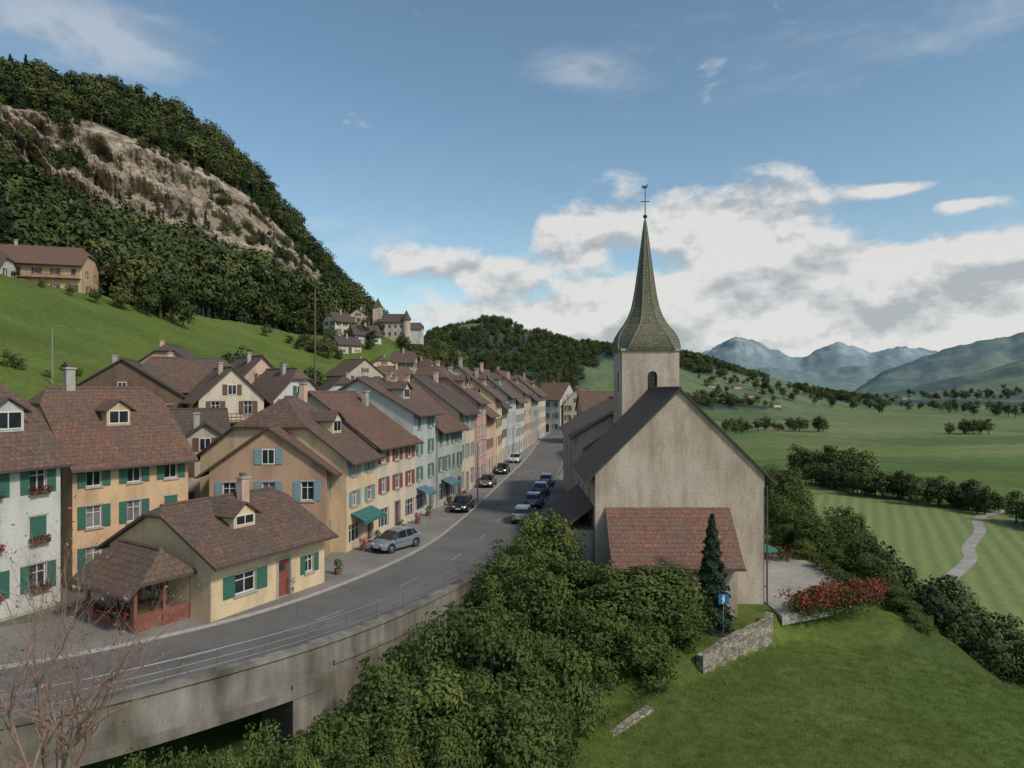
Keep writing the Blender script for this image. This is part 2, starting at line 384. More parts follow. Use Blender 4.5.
ca=me.color_attributes.new('zone_haze','FLOAT_COLOR','POINT')
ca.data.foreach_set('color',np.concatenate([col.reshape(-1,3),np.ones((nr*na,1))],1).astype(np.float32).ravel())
m,nt,b=newmat('terrain_ground')
at=nt.nodes.new('ShaderNodeAttribute'); at.attribute_name='zone_haze'
n1=tex(nt,'ShaderNodeTexNoise',1.4,detail=7,rough=0.78); n2=tex(nt,'ShaderNodeTexNoise',0.09,detail=5); n3=tex(nt,'ShaderNodeTexNoise',0.012,detail=7,rough=0.65)
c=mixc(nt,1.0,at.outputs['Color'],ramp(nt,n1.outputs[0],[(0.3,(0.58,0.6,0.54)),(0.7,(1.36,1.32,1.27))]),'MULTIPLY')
c=mixc(nt,1.0,c,ramp(nt,n2.outputs[0],[(0.3,(0.80,0.86,0.82)),(0.7,(1.18,1.1,1.1))]),'MULTIPLY')
c=mixc(nt,1.0,c,ramp(nt,n3.outputs[0],[(0.3,(0.78,0.8,0.8)),(0.7,(1.2,1.18,1.15))]),'MULTIPLY')
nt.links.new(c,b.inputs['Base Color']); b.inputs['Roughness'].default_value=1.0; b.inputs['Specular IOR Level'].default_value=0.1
bump(nt,b,n1.outputs[0],0.6,0.25)
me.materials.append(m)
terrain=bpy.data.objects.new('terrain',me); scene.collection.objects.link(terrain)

# ---------------------------------------------------------------- strips along the road
def strip(mb,s0,s1,z,i0,i1,mat,z2=None):
    for i in range(i0,i1):
        a=C[i]+RN[i]*s0;b_=C[i]+RN[i]*s1;c_=C[i+1]+RN[i+1]*s1;d=C[i+1]+RN[i+1]*s0
        z2_=z if z2 is None else z2
        pts=[(a[0],a[1],z),(b_[0],b_[1],z2_),(c_[0],c_[1],z2_),(d[0],d[1],z)]
        mb.poly(pts,mat)
def prof(mb,s0,s1,z0,z1,i0,i1,mat,caps=True):
    strip(mb,s0,s1,z1,i0,i1,mat)
    strip(mb,s1,s0,z0,i0,i1,mat)
    strip(mb,s1,s1,z1,i0,i1,mat,z0)
    strip(mb,s0,s0,z0,i0,i1,mat,z1)
    if caps:
        for i in (i0,i1):
            a=C[i]+RN[i]*s0;b_=C[i]+RN[i]*s1; mb.poly([(a[0],a[1],z0),(b_[0],b_[1],z0),(b_[0],b_[1],z1),(a[0],a[1],z1)],mat)
IEND=int(np.argmin(abs(C[:,1]-235)))
def iy(yv): return int(np.argmin(abs(C[:,1]-yv)))
mb=MB(); strip(mb,-3.35,3.6,0.004,12,IEND,ASPH); mb.build('road')
mb=MB()
for sline in (3.2,): strip(mb,sline-0.05,sline+0.05,0.009,12,iy(150),LINE)
cum=np.concatenate([[0],np.cumsum(np.linalg.norm(np.diff(C,axis=0),axis=1))])
def at_len(L):
    x=np.interp(L,cum,C[:,0]);y=np.interp(L,cum,C[:,1]); k=int(np.clip(np.searchsorted(cum,L),1,len(C)-1)); return np.array((x,y)),T[k],RN[k]
L=40
while L<cum[IEND]-5:
    p,t,n=at_len(L); p2,t2,n2=at_len(L+2.0)
    mb.poly([(*(p-n*0.05),0.0095),(*(p+n*0.05),0.0095),(*(p2+n2*0.05),0.0095),(*(p2-n2*0.05),0.0095)],LINE); L+=7
mb.build('road_markings')
mb=MB(); prof(mb,-9.5,-3.5,-0.3,0.118,12,IEND,PAVE); prof(mb,-3.5,-3.34,-0.3,0.13,12,IEND,STONE); mb.build('pavement')
mb=MB(); i60=iy(57); prof(mb,3.6,7.5,-0.3,0.12,i60+1,IEND,PAVE); mb.build('footway')
ip=int(np.argmin(abs((C[:,0]+RN[:,0]*4)+8.6)))
mb=MB()
prof(mb,3.6,4.0,-7,0.42,ip,i60,CONC); prof(mb,3.5,4.12,0.42,0.58,12,i60,CONC)
prof(mb,3.6,4.0,-1.25,0.418,12,ip,CONC,False); prof(mb,-1,3.598,-0.9,-0.02,12,ip,CONC,False)
prof(mb,3.99,4.2,-1.5,-1.1,12,ip,CONC,False); prof(mb,4.001,4.10,-0.62,-0.45,ip+1,i60,CONC,False)
prof(mb,0.7,1.1,-8,-0.88,12,ip,CONC,False)
prof(mb,0.8,4.15,-8,-0.9,ip-2,ip+1,CONC)
wall=mb.build('retaining_wall')
mb=MB(); L=cum[14]
RAIL=m_plain('railing_steel',(0.22,0.215,0.21),0.5,0.5)
while L<cum[i60]:
    p,t,n=at_len(L); q_=p+n*3.8; mb.tube([(q_[0],q_[1],0.56),(q_[0],q_[1],1.45)],[0.025,0.025],RAIL,6); L+=1.8
for zz in (1.45,1.1,0.82):
    pts=[(*(C[i]+RN[i]*3.8),zz) for i in range(14,i60+1)]; mb.tube(pts,[0.022 if zz>1.4 else 0.012]*len(pts),RAIL,6)
mb.build('guard_railing')

# ---------------------------------------------------------------- houses
def window(P,d,n,x0,x1,za,zb,wm,trim,shut,flow=False,glass=None,rv=0.16,shop=False,closed=False):
    up=Vector((0,0,1)); O=lambda x,z,o=0: P+d*x+up*z+n*o
    g=glass or random.choice(GL)
    wm.poly([O(x0,za,-rv),O(x1,za,-rv),O(x1,zb,-rv),O(x0,zb,-rv)],g)
    for a_,b_ in (((x0,za),(x1,za)),((x1,za),(x1,zb)),((x1,zb),(x0,zb)),((x0,zb),(x0,za))):
        wm.poly([O(a_[0],a_[1]),O(a_[0],a_[1],-rv),O(b_[0],b_[1],-rv),O(b_[0],b_[1])],trim)
    f=0.06
    wm.obox(O(x0+.002,za+.002,-rv+.004),d*f,n*0.05,up*(zb-za-.004),FRAME); wm.obox(O(x1-f-.002,za+.002,-rv+.004),d*f,n*0.05,up*(zb-za-.004),FRAME)
    wm.obox(O(x0+f,za+.002,-rv+.006),d*(x1-x0-2*f),n*0.05,up*f,FRAME); wm.obox(O(x0+f,zb-f-.002,-rv+.006),d*(x1-x0-2*f),n*0.05,up*f,FRAME)
    k=1 if (x1-x0)<1.3 else int((x1-x0)/0.9)
    for i in range(k):
        xm=x0+(x1-x0)*(i+1)/(k+1); wm.obox(O(xm-.025,za+f,-rv+.005),d*.05,n*.045,up*(zb-za-2*f),FRAME)
    wm.obox(O(x0+f,za+(zb-za)*.66,-rv+.003),d*(x1-x0-2*f),n*0.04,up*.04,FRAME)
    if not shop:
        t=0.1
        wm.obox(O(x0-t,za-.12,0.003),d*(x1-x0+2*t),n*0.09,up*.115,trim)
        wm.obox(O(x0-t,zb+.003,0.003),d*(x1-x0+2*t),n*0.03,up*.1,trim)
    if shut:
        sw=(x1-x0)*0.52
        if closed:
            wm.obox(O(x0+.01,za+.01,-.05),d*(x1-x0-.02),n*.045,up*(zb-za-.02),shut)
        else:
            for sx in (x0-sw-.03,x1+.03):
                wm.obox(O(sx,za-.02,0.01),d*sw,n*.045,up*(zb-za+.04),shut)
    if flow:
        wm.obox(O(x0-.05,za-.05,0.1),d*(x1-x0+.1),n*.2,up*.16,SH['brown'])
        for _ in range(60):
            c_=O(random.uniform(x0-.1,x1+.1),za+random.uniform(0.0,.35),random.uniform(.08,.38)); rv_=Vector((random.gauss(0,1),random.gauss(0,1),random.gauss(0,1))).normalized(); tt=rv_.orthogonal().normalized()*.055; bb=rv_.cross(tt)
            wm.poly([c_-tt-bb,c_+tt-bb,c_+tt+bb,c_-tt+bb],LEAFR if random.random()<.6 else LEAF)
def wallface(mb,wm,A,B,z0,z1,ops,mat,trim,shut,gl=None):
    d=(B-A); Lw=d.length; d=d.normalized(); n=Vector((d.y,-d.x,0)); P=Vector((A.x,A.y,0)); up=Vector((0,0,1))
    xs=sorted({0,Lw}|{o[0] for o in ops}|{o[1] for o in ops}); zs=sorted({z0,z1}|{o[2] for o in ops}|{o[3] for o in ops})
    for i in range(len(xs)-1):
        for j in range(len(zs)-1):
            cx=(xs[i]+xs[i+1])/2; cz=(zs[j]+zs[j+1])/2
            if any(o[0]<cx<o[1] and o[2]<cz<o[3] for o in ops): continue
            mb.poly([P+d*xs[i]+up*zs[j],P+d*xs[i+1]+up*zs[j],P+d*xs[i+1]+up*zs[j+1],P+d*xs[i]+up*zs[j+1]],mat)
    for o in ops:
        kind=o[4]
        if kind=='door':
            O=lambda x,z,oo=0: P+d*x+up*z+n*oo
            dm=o[5] if len(o)>5 and o[5] else SH['brown']
            wm.poly([O(o[0],o[2],-.18),O(o[1],o[2],-.18),O(o[1],o[3],-.18),O(o[0],o[3],-.18)],dm)
            for a_,b_ in (((o[0],o[2]),(o[0],o[3])),((o[0],o[3]),(o[1],o[3])),((o[1],o[3]),(o[1],o[2]))):
                wm.poly([O(*a_),O(*a_,-.18),O(*b_,-.18),O(*b_)],trim)
            wm.obox(O(o[0]-.12,o[2],.003),d*.117,n*.05,up*(o[3]-o[2]),trim); wm.obox(O(o[1]+.003,o[2],.003),d*.117,n*.05,up*(o[3]-o[2]),trim)
            wm.obox(O(o[0]-.12,o[3]+.003,.003),d*(o[1]-o[0]+.24),n*.06,up*.13,trim)
            wm.obox(O(o[0]+.2,o[3]-.7,-.178),d*(o[1]-o[0]-.4),n*.03,up*.4,GL[1])
        else:
            window(P,d,n,o[0],o[1],o[2],o[3],wm,trim,shut if kind!='shop' else None,flow=(kind=='flow'),shop=(kind=='shop'),glass=gl,closed=(random.random()<.12))
def roof(mb,q,ze,zr,k,o,oe,mat,wallmb,wmat,z_off=0.15,th=0.16):
    q0,q1,q2,q3=q; d=(q1-q0).normalized(); b=(q3-q0); Wd=b.length; b=b.normalized(); Ld=(q1-q0).length; up=Vector((0,0,1))
    m_=(zr-ze)/(Wd/2); P=Vector((q0.x,q0.y,0))
    ins=(1-k)*(Wd/2)*0.85
    bv=k*(Wd/2+o)-o
    Zr=lambda bb: ze+m_*(bb if bb<=Wd/2 else Wd-bb)+z_off
    def P2(x,bb): return P+d*x+b*bb+up*Zr(bb)
    for side in (0,1):
        f=(lambda bb: bb) if side==0 else (lambda bb: Wd-bb)
        pts=[P2(-oe,f(-o)),P2(Ld+oe,f(-o)),P2(Ld+oe,f(bv)) if k<1 else P2(Ld+oe,Wd/2),P2(Ld+oe-ins,Wd/2),P2(-oe+ins,Wd/2),P2(-oe,f(bv)) if k<1 else P2(-oe,Wd/2)]
        if side==1: pts=pts[::-1]
        mb.poly(pts,mat); low=[p-up*th for p in pts]; mb.poly(low[::-1],FASC)
        for i in range(len(pts)):
            j=(i+1)%len(pts); mb.poly([low[i],low[j],pts[j],pts[i]],FASC)
        e0=P2(-oe,f(-o)); e1=P2(Ld+oe,f(-o)); nn_=(-b if side==0 else b)
        mb.obox(e0-up*.13+nn_*.004,(e1-e0),nn_*.11,up*.1,GUT)
    if k<1:
        for x0,x1,sg in ((-oe,-oe+ins,1),(Ld+oe,Ld+oe-ins,-1)):
            pts=[P2(x0,Wd-bv),P2(x0,bv),P2(x1,Wd/2)]
            if sg<0: pts=[P2(x0,bv),P2(x0,Wd-bv),P2(x1,Wd/2)]
            mb.poly(pts,mat); low=[p-up*th for p in pts]; mb.poly(low[::-1],FASC); mb.poly([low[0],low[1],pts[1],pts[0]],FASC)
    r0=P2(-oe+ins,Wd/2); r1=P2(Ld+oe-ins,Wd/2)
    mb.tube([r0,r1],[.11,.11],mat,8)
    bb=max(bv,0.0)
    if k>0.05:
        for (A,sx) in ((0,0),(Ld,1)):
            tri=[P+d*A+up*ze,P+d*A+b*Wd+up*ze,P+d*A+b*(Wd-bb)+up*(ze+m_*bb),P+d*A+b*bb+up*(ze+m_*bb)] if k<1 else [P+d*A+up*ze,P+d*A+b*Wd+up*ze,P+d*A+b*(Wd/2)+up*zr]
            if sx==0: tri=tri[::-1]
            wallmb.poly(tri,wmat)
    return m_
def dormer(rmb,wmb,winmb,q,ze,m_,x,fb,wd,ht,mat,wmat,shut=None):
    q0,q1,q2,q3=q; d=(q1-q0).normalized(); b=(q3-q0).normalized(); up=Vector((0,0,1)); n=-b
    zb=ze+m_*fb+0.15; P=Vector((q0.x,q0.y,0))+d*(x-wd/2)+b*fb
    Ln=ht/m_+0.3
    wmb.obox(P+up*(zb-.3),d*wd,b*Ln,up*(ht+.3),wmat)
    winmb.obox(P+d*.12+n*.003+up*(zb+.12),d*(wd-.24),n*.04,up*(ht-.2),FRAME)
    hw=(wd-.24-.18)/2
    for i in range(2):
        winmb.obox(P+d*(.12+.06+i*(hw+.06))+n*.044+up*(zb+.2),d*hw,n*.005,up*(ht-.36),GL[0])
    rg=wd*0.36; oo=.28; Lr=(ht+rg)/m_+.2
    zt=zb+ht
    A=P-d*oo+n*oo; B=P+d*(wd+oo)+n*oo; M=P+d*(wd/2)+n*oo*0.6
    dz=rg*oo/(wd/2)
    a0=A+up*(zt-dz); b0_=B+up*(zt-dz); m0=M+up*(zt+rg)
    a1=a0+b*Lr; b1=b0_+b*Lr; m1=m0+b*Lr
    t_=up*.1
    rmb.poly([a0+t_,m0+t_,m1+t_,a1+t_],mat); rmb.poly([m0+t_,b0_+t_,b1+t_,m1+t_],mat)
    rmb.poly([a0,a0+t_,m0+t_,m0],FASC); rmb.poly([m0,m0+t_,b0_+t_,b0_],FASC); rmb.poly([a0,a1,a1+t_,a0+t_],FASC); rmb.poly([b0_,b0_+t_,b1+t_,b1],FASC)
    rmb.poly([a0,m0,m1,a1][::-1],FASC); rmb.poly([m0,b0_,b1,m1][::-1],FASC)
    wmb.poly([P+up*zt+n*.001,P+d*wd+up*zt+n*.001,P+d*wd/2+up*(zt+rg*.9)+n*.001],wmat)
def house(name,p0,p1,depth,z0,ze,zr,wall,shut,floors=3,cols=3,ridge='par',k=1.0,dorm=(),chim=((.3,.6),),ground='mix',over=.65,rmat=None,oe=.35,side=2,flow=False,attic=True,doormat=None,trim=None,custom=None,winh=1.35,winw=.9,balc=()):
    p0=Vector((p0[0],p0[1],0));p1=Vector((p1[0],p1[1],0)); d=(p1-p0).normalized(); n=Vector((d.y,-d.x,0)); b=-n
    p2=p1+b*depth; p3=p0+b*depth
    wm=W[wall]; sh=SH[shut] if shut else None; tr=trim or STONE; rmat=rmat or random.choice(ROOFS)
    ctr=(p0+p2)/2; e=empty(name,(ctr.x,ctr.y,z0))
    mw,mwin,mr,mc=MB(),MB(),MB(),MB()
    fh=(ze-z0)/floors
    cs=[p0,p1,p2,p3]
    for wi in range(4):
        A=cs[wi];B=cs[(wi+1)%4]; Lw=(B-A).length; ops=[]
        nc=cols if wi in(0,2) else side
        if nc>0 and wi!=2:
            for f in range(floors):
                zs=z0+f*fh+ (0.9 if f else 1.0); zt=min(zs+winh,z0+(f+1)*fh-.28)
                for c_ in range(nc):
                    xc=Lw*(c_+.5)/nc; w2=min(winw/2,Lw/nc*.24)
                    if wi==0 and f==0 and custom is not None: continue
                    if wi==0 and f==0 and ground=='shop':
                        w3=Lw/nc*.36
                        if c_%2==0: ops.append((xc-w3,xc+w3,z0+.5,z0+min(2.5,fh-.4),'shop'))
                        else: ops.append((xc-.5,xc+.5,z0+.12,z0+2.25,'door',doormat))
                    elif wi==0 and f==0 and c_==nc//2 and ground=='mix': ops.append((xc-.5,xc+.5,z0+.12,z0+2.2,'door',doormat))
                    else: ops.append((xc-w2,xc+w2,zs,zt,'flow' if (flow and wi==0) else 'win'))
        if wi==0 and custom: ops+= [tuple([o[0],o[1],z0+o[2],z0+o[3]]+list(o[4:])) for o in custom]
        wallface(mw,mwin,A,B,z0,ze,ops,wm,tr,sh)
        mw.obox(Vector((A.x,A.y,z0-2.5)),(B-A),Vector((0,0,2.5)),(cs[(wi+2)%4]-B).normalized()*.3,tr)
    q=[p0,p1,p2,p3] if ridge=='par' else [p1,p2,p3,p0]
    m_=roof(mr,q,ze,zr,k,over,oe,rmat,mw,wm)
    up=Vector((0,0,1)); Wd=(q[3]-q[0]).length; bq=(q[3]-q[0]).normalized(); dq=(q[1]-q[0]).normalized()
    for (x,fb,wd,ht) in dorm:
        dormer(mr,mw,mwin,q,ze,m_,x*(q[1]-q[0]).length,fb*Wd/2,wd,ht,rmat,wm)
    for (fx,fb) in chim:
        c_=q[0]+dq*(fx*(q[1]-q[0]).length)+bq*(fb*Wd); zc=ze+m_*min(fb*Wd,Wd-fb*Wd)
        a_=math.atan2(dq.y,dq.x)
        hx=random.uniform(-.3,.1)
        mc.box((c_.x,c_.y,zc+.5+hx),.55,.45,1.9,W['rose'] if random.random()<.4 else STONE,a_); mc.box((c_.x,c_.y,zc+1.51+hx),.7,.6,.12,STONE,a_)
        mc.box((c_.x,c_.y,zc+1.67+hx),.35,.3,.2,ROOFR,a_)
    if ridge=='perp' and attic and zr-ze>2.2:
        mid=(p0+p1)/2; P=Vector((mid.x,mid.y,0)); zz=ze+(zr-ze)*.12
        mwin.obox(P-d*.45+n*.003+up*zz,d*.9,n*.05,up*1.1,FRAME); mwin.obox(P-d*.38+n*.054+up*(zz+.08),d*.35,n*.004,up*.94,GL[0]); mwin.obox(P+d*.03+n*.054+up*(zz+.08),d*.35,n*.004,up*.94,GL[0])
        if sh:
            for sx in (-.95,.5): mwin.obox(P+d*sx+n*.01+up*zz,d*.45,n*.05,up*1.1,sh)
    if balc:
        mbb=MB(); Lf=(p1-p0).length
        for f in balc:
            zb_=z0+f*fh-.05; a_=p0+d*.25+n*.005+up*zb_
            mbb.obox(a_,d*(Lf-.5),n*1.1,up*.13,FASC)
            for zz in (.25,.6,.95): mbb.obox(a_+n*1.03+up*zz,d*(Lf-.5),n*.05,up*.09,SH['brown'])
            k_=0.0
            while k_<Lf-.5: mbb.obox(a_+d*k_+n*1.04+up*.131,d*.05,n*.04,up*.9,SH['brown']); k_+=.45
        mbb.build('balcony',e)
    mw.build('walls',e); mwin.build('windows_and_doors',e); mr.build('roof',e); mc.build('chimney',e)
    return e
def awning(par,p0,p1,t0,t1,z,mat,depth=1.5):
    p0=Vector((*p0,0));p1=Vector((*p1,0)); L_=(p1-p0); d=L_.normalized(); n=Vector((d.y,-d.x,0)); a_=p0+L_*t0; b_=p0+L_*t1; up=Vector((0,0,1))
    mb=MB(); A=a_+n*.03+up*z;B=b_+n*.03+up*z; A2=a_+n*depth+up*(z-.55);B2=b_+n*depth+up*(z-.55)
    mb.poly([A,A2,B2,B],mat); mb.poly([B-up*.03,B2-up*.03,A2-up*.03,A-up*.03],mat); mb.poly([A2,A2-up*.25,B2-up*.25,B2],mat); mb.poly([A,A-up*.03,A2-up*.03,A2],mat)
    mb.build('awning',par)
house('white_townhouse',(-30.0,27.0),(-25.4,38.4),9,0.12,8.2,12.8,'white','green',3,5,k=.6,dorm=((.84,.30,1.7,1.2),),chim=((.8,.62),),ground='none',rmat=ROOF,flow=True,side=2,over=.5,winh=1.4)
house('orange_townhouse',(-26.4,41.0),(-22.3,47.0),9.5,0.12,7.7,12.0,'orange','green',3,3,k=.8,dorm=((.5,.42,1.5,1.1),),chim=((.25,.5),),rmat=ROOF2,side=2,over=.7)
e=house('yellow_cottage',(-15.4,34.9),(-11.6,42.2),8.4,0.12,3.3,5.55,'yellow','green',1,3,k=.85,dorm=((.42,.36,1.5,.8),),chim=((.62,.42),),rmat=ROOF,side=1,
   custom=[(1.5,2.9,.95,2.05,'win'),(4.5,5.4,.0,2.15,'door',SH['red']),(6.6,7.3,.95,2.0,'win')],over=.75)
def porch():
    d=Vector((.55,.83,0)).normalized(); p0=Vector((-18.4,33.3,0)); p1=p0+d*2.9; n=Vector((d.y,-d.x,0)); up=Vector((0,0,1)); b=-n
    RED=m_plain('red_timber',(0.20,0.065,0.04),.7); e=empty('timber_porch',(p0.x,p0.y,.12)); mb=MB(); Ld=(p1-p0).length; D=4.6
    for x in (0,Ld/2,Ld):
        for y_ in (0,D/2,D): mb.obox(p0+d*(x-.08)+b*(y_-.08)+up*.12,d*.16,b*.16,up*2.25,RED)
    for y_ in (-.06,D-.06): mb.obox(p0+b*y_+up*2.37-d*.2,d*(Ld+.4),b*.13,up*.16,RED)
    for x in (-.06,Ld-.06): mb.obox(p0+d*x+up*2.38-b*.2,b*(D+.4),d*.13,up*.14,RED)
    mb.obox(p0+up*.12,d*Ld,b*.07,up*.85,RED); mb.obox(p0+up*.12+d*0.002,b*D,d*.07,up*.85,RED)
    mb.obox(p0+b*D+up*.12,d*Ld,b*.07,up*2.2,W['white']); 
    mb.obox(p0+d*(Ld-.1)+b*1.5+up*.12,d*.09,b*(D-1.6),up*2.1,RED)
    mb.obox(p0+b*1.4+d*.6+up*.12,d*(Ld-1.4),b*.8,up*.9,W['brown'])
    mb.build('timber_frame',e)
    mr=MB(); mw=MB(); q=[p1,p1+b*D,p0+b*D,p0]; roof(mr,q,2.5,3.75,.3,.65,.6,ROOF,mw,W['brown']); mr.build('roof',e); mw.build('gable_wall',e)
    mb=MB()
    for _ in range(200):
        c_=p0-d*random.uniform(.02,.3)+b*random.uniform(.3,D-.3)+up*(.75+random.uniform(-.12,.25)); r_=Vector((random.gauss(0,1),random.gauss(0,1),random.gauss(0,1))).normalized(); t=r_.orthogonal().normalized()*.06; u_=r_.cross(t); mb.poly([c_-t-u_,c_+t-u_,c_+t+u_,c_-t+u_],LEAFR if random.random()<.35 else LEAF)
    mb.build('flower_box',e)
porch()
house('tan_gable_house',(-21.2,47.8),(-13.2,48.6),14,0.12,6.4,9.3,'tan','blue',2,3,ridge='perp',rmat=ROOF2,chim=((.35,.3),),over=.8,side=3)
AWT=m_plain('awning_canvas',(0.035,0.14,0.12),.8); AWB=m_plain('awning_canvas_blue',(0.08,0.16,0.19),.8)
row=[('cream_townhouse',(-12.1,49.9),(-11.0,55.4),12,7.0,11.3,'yellow','blue',3,2,AWT,.55,ROOF),
 ('ivory_townhouse',(-11.0,55.45),(-8.9,63.0),12,7.5,11.7,'cream','red',3,3,None,1,ROOF2),
 ('pale_blue_townhouse',(-9.1,63.05),(-7.7,69.0),11,9.9,13.0,'blue','teal',4,2,AWB,1,ROOF),
 ('pale_green_townhouse',(-7.5,69.05),(-5.6,76.5),11,8.2,12.8,'green','teal',3,4,AWB,.7,ROOF2),
 ('sage_townhouse',(-5.9,76.55),(-4.6,84.0),11,9.6,13.6,'cream','mint',3,3,None,1,ROOF3),
 ('pink_townhouse',(-4.3,84.05),(-3.4,90.5),11,10.6,14.8,'pink',None,4,3,None,.7,ROOF),
 ('rose_townhouse',(-3.6,90.55),(-2.7,98),11,9.0,13.6,'rose','red',3,3,None,1,ROOF2),
 ('ochre_townhouse',(-2.4,98.05),(-1.6,108),11,11.0,15.4,'yellow','brown',4,3,None,1,ROOF),
 ('cream_townhouse',(-1.8,108.05),(-.9,116),11,9.6,13.8,'cream','green',3,3,None,1,ROOF3),
 ('blue_townhouse',(-.7,116.05),(.7,124),11,11.2,15.6,'blue',None,4,3,None,1,ROOF),
 ('white_townhouse',(.7,124.05),(2.4,135),11,10.2,14.8,'white','grey',4,4,None,.7,ROOF2),
 ('beige_townhouse',(2.2,135.05),(4.0,147),11,11.6,15.9,'rose','grey',4,4,None,1,ROOF),
 ('grey_townhouse',(4.2,147.05),(6.2,163),11,10.4,15,'grey','grey',4,4,None,1,ROOF3),
 ('white_townhouse',(6.2,163.05),(9,183),11,11,15.4,'cream','grey',4,4,None,1,ROOF)]
for (nm,a_,b_,dp,ze,zr,wl,sh,fl,co,aw,k,rm) in row:
    rn=random.random()
    dm=((.5,.35,1.5,1.1),) if rn<.4 else (((.28,.35,1.3,1.1),(.72,.35,1.3,1.1)) if rn<.65 else ())
    ch=((random.uniform(.1,.9),random.uniform(.35,.6)),) if random.random()<.6 else ((random.uniform(.15,.85),random.uniform(.35,.6)),(random.uniform(.1,.9),.3))
    e=house(nm,a_,b_,dp,.12,ze,zr,wl,sh,fl,co,k=k,dorm=dm,chim=ch,ground='shop',side=0,rmat=rm,winw=random.uniform(.75,1.05),winh=random.uniform(1.2,1.5),over=random.uniform(.5,1.0))
    if aw: awning(e,a_,b_,.12,.8 if aw is AWT else .5,2.85,aw,1.2)
house('white_townhouse',(6.5,196),(13.5,192),12,.0,9.5,14,'white','grey',3,3,ridge='par',side=2)
house('cream_townhouse',(14.5,192),(22,190),12,.0,8,12.5,'cream','brown',3,3,ridge='perp')
house('beige_townhouse',(15.5,150),(25,150),14,.0,7.5,11.5,'beige','brown',3,3)
house('beige_townhouse',(14.6,112),(24,112),16,.0,6.5,10.2,'beige','brown',2,3,ridge='perp',side=4)
def hh(name,u,Y,wid,dep,hgt,rz,wall,shut,rot=0.0,ridge='par',floors=2,cols=3,k=1,rm=None,sink=0.3,z=None,**kw):
    x=U(u,Y); ca,sa=math.cos(rot),math.sin(rot)
    p0=(x-ca*wid/2,Y-sa*wid/2);p1=(x+ca*wid/2,Y+sa*wid/2)
    zz=(hp(x,Y)-sink) if z is None else z
    return house(name,p0,p1,dep,zz,zz+hgt,zz+hgt+rz,wall,shut,floors,cols,ridge=ridge,k=k,rmat=rm,**kw)
hh('timber_farmhouse',122,74,12,10,6.3,4.0,'brown','brown',.35,'perp',2,4,1,ROOF3,z=5,balc=(1,),over=1.2)
hh('beige_farmhouse',190,78,9,10,7.4,3.6,'beige','brown',.5,'par',3,3,.8,ROOF,z=4.7,balc=(1,2))
hh('timber_farmhouse',232,72,6.5,9,7.6,3.2,'cream','brown',.6,'perp',3,2,1,ROOF2,z=3.5,balc=(1,2))
hh('rose_farmhouse',262,84,7,9,8.5,3.6,'rose','brown',.7,'perp',3,2,1,ROOF,z=4,balc=(2,))
hh('timber_farmhouse',165,90,11,9,6.5,4,'tan','brown',.2,'perp',2,3,.8,ROOF3,z=7.5,balc=(1,))
hh('white_farmhouse',300,80,7,8,9,3.4,'white','green',.9,'perp',3,3,.7,ROOF,z=2,balc=(2,))
hh('brown_house',175,62,9,8,5,3,'brown',None,.5,'par',2,3,1,ROOF3,z=2.0,balc=(1,))
hh('beige_house',205,57,7,7,5.4,2.6,'beige','brown',.4,'perp',2,2,1,ROOF,z=1.2)
cfg=[(330,78,9),(352,88,9),(378,100,9),(345,112,10),(400,112,10),(372,130,10),(420,128,10),(398,146,10),(440,150,11),(365,160,10),(425,172,11),(455,180,11),(470,205,12),(400,185,10),(445,215,12),(490,215,11),(500,240,12),(520,250,12)]
wl=['cream','beige','rose','white','tan','grey','yellow','brown']
for i,(u,Yv,wd) in enumerate(cfg):
    hh(random.choice(['beige_house','village_house','farmhouse']),u,Yv,wd,9,random.uniform(6,8.5),random.uniform(2.8,4),wl[i%8],random.choice(['brown','grey',None]),random.uniform(.4,1.3),random.choice(['par','perp']),random.choice([2,3]),3,random.choice([1,1,.7]),chim=((random.uniform(.2,.8),.4),))
for i,(u,Yv) in enumerate([(350,215),(368,224),(384,210),(402,214),(418,220),(434,226),(358,238),(446,234),(345,228)]):
    hh('hillside_house',u,Yv,random.uniform(5,9.5),6,random.uniform(3,6),random.uniform(2,3.2),wl[(i*3)%8],'brown',random.uniform(-.6,1.2),random.choice(['par','perp']),2,3,random.choice([1,.6]),chim=((.5,.4),))
for i,(u,Yv) in enumerate([(703,1050),(712,1120),(722,1000),(738,1150),(752,1080),(765,1200),(778,1000),(884,1500),(905,1650),(691,980)]):
    x=U(u,Yv); z_=hp(x,Yv)
    house('valley_farm',(x-6,Yv),(x+6,Yv+3),10,z_-.5,z_+4.5,z_+8,random.choice(['white','cream','beige']),None,2,3,k=1,rmat=random.choice([ROOF,ROOF3]),chim=(),side=0,ground='none')
# castle
e=empty('hilltop_castle',(U(394,240),240,30)); mb=MB(); cx,cy=U(394,240),240; zz=hp(cx,cy)
mb.box((cx,cy,zz+2.5),10,6,8,W['beige']); mb.box((cx-5.6,cy-.5,zz+5),3,3,13,CHW); mb.box((cx+7.5,cy+.5,zz+1.5),5,5,5.5,W['white'])
mb.tube([(cx+4.8,cy-2.8,zz-1),(cx+4.8,cy-2.8,zz+7)],[1.4,1.3],CHW,10)
for dx in (-3,-1,1,3):
    for dz in (2.2,4.8): mb.box((cx+dx,cy-3.02,zz+dz),.7,.06,1.1,GL[0])
mb.build('walls',e); mb=MB(); mb.tube([(cx+4.8,cy-2.8,zz+7),(cx+4.8,cy-2.8,zz+10.5)],[1.8,.05],ROOF3,10); mb.tube([(cx-5.6,cy-.5,zz+11.5),(cx-5.6,cy-.5,zz+15)],[2.4,.05],ROOF3,4)
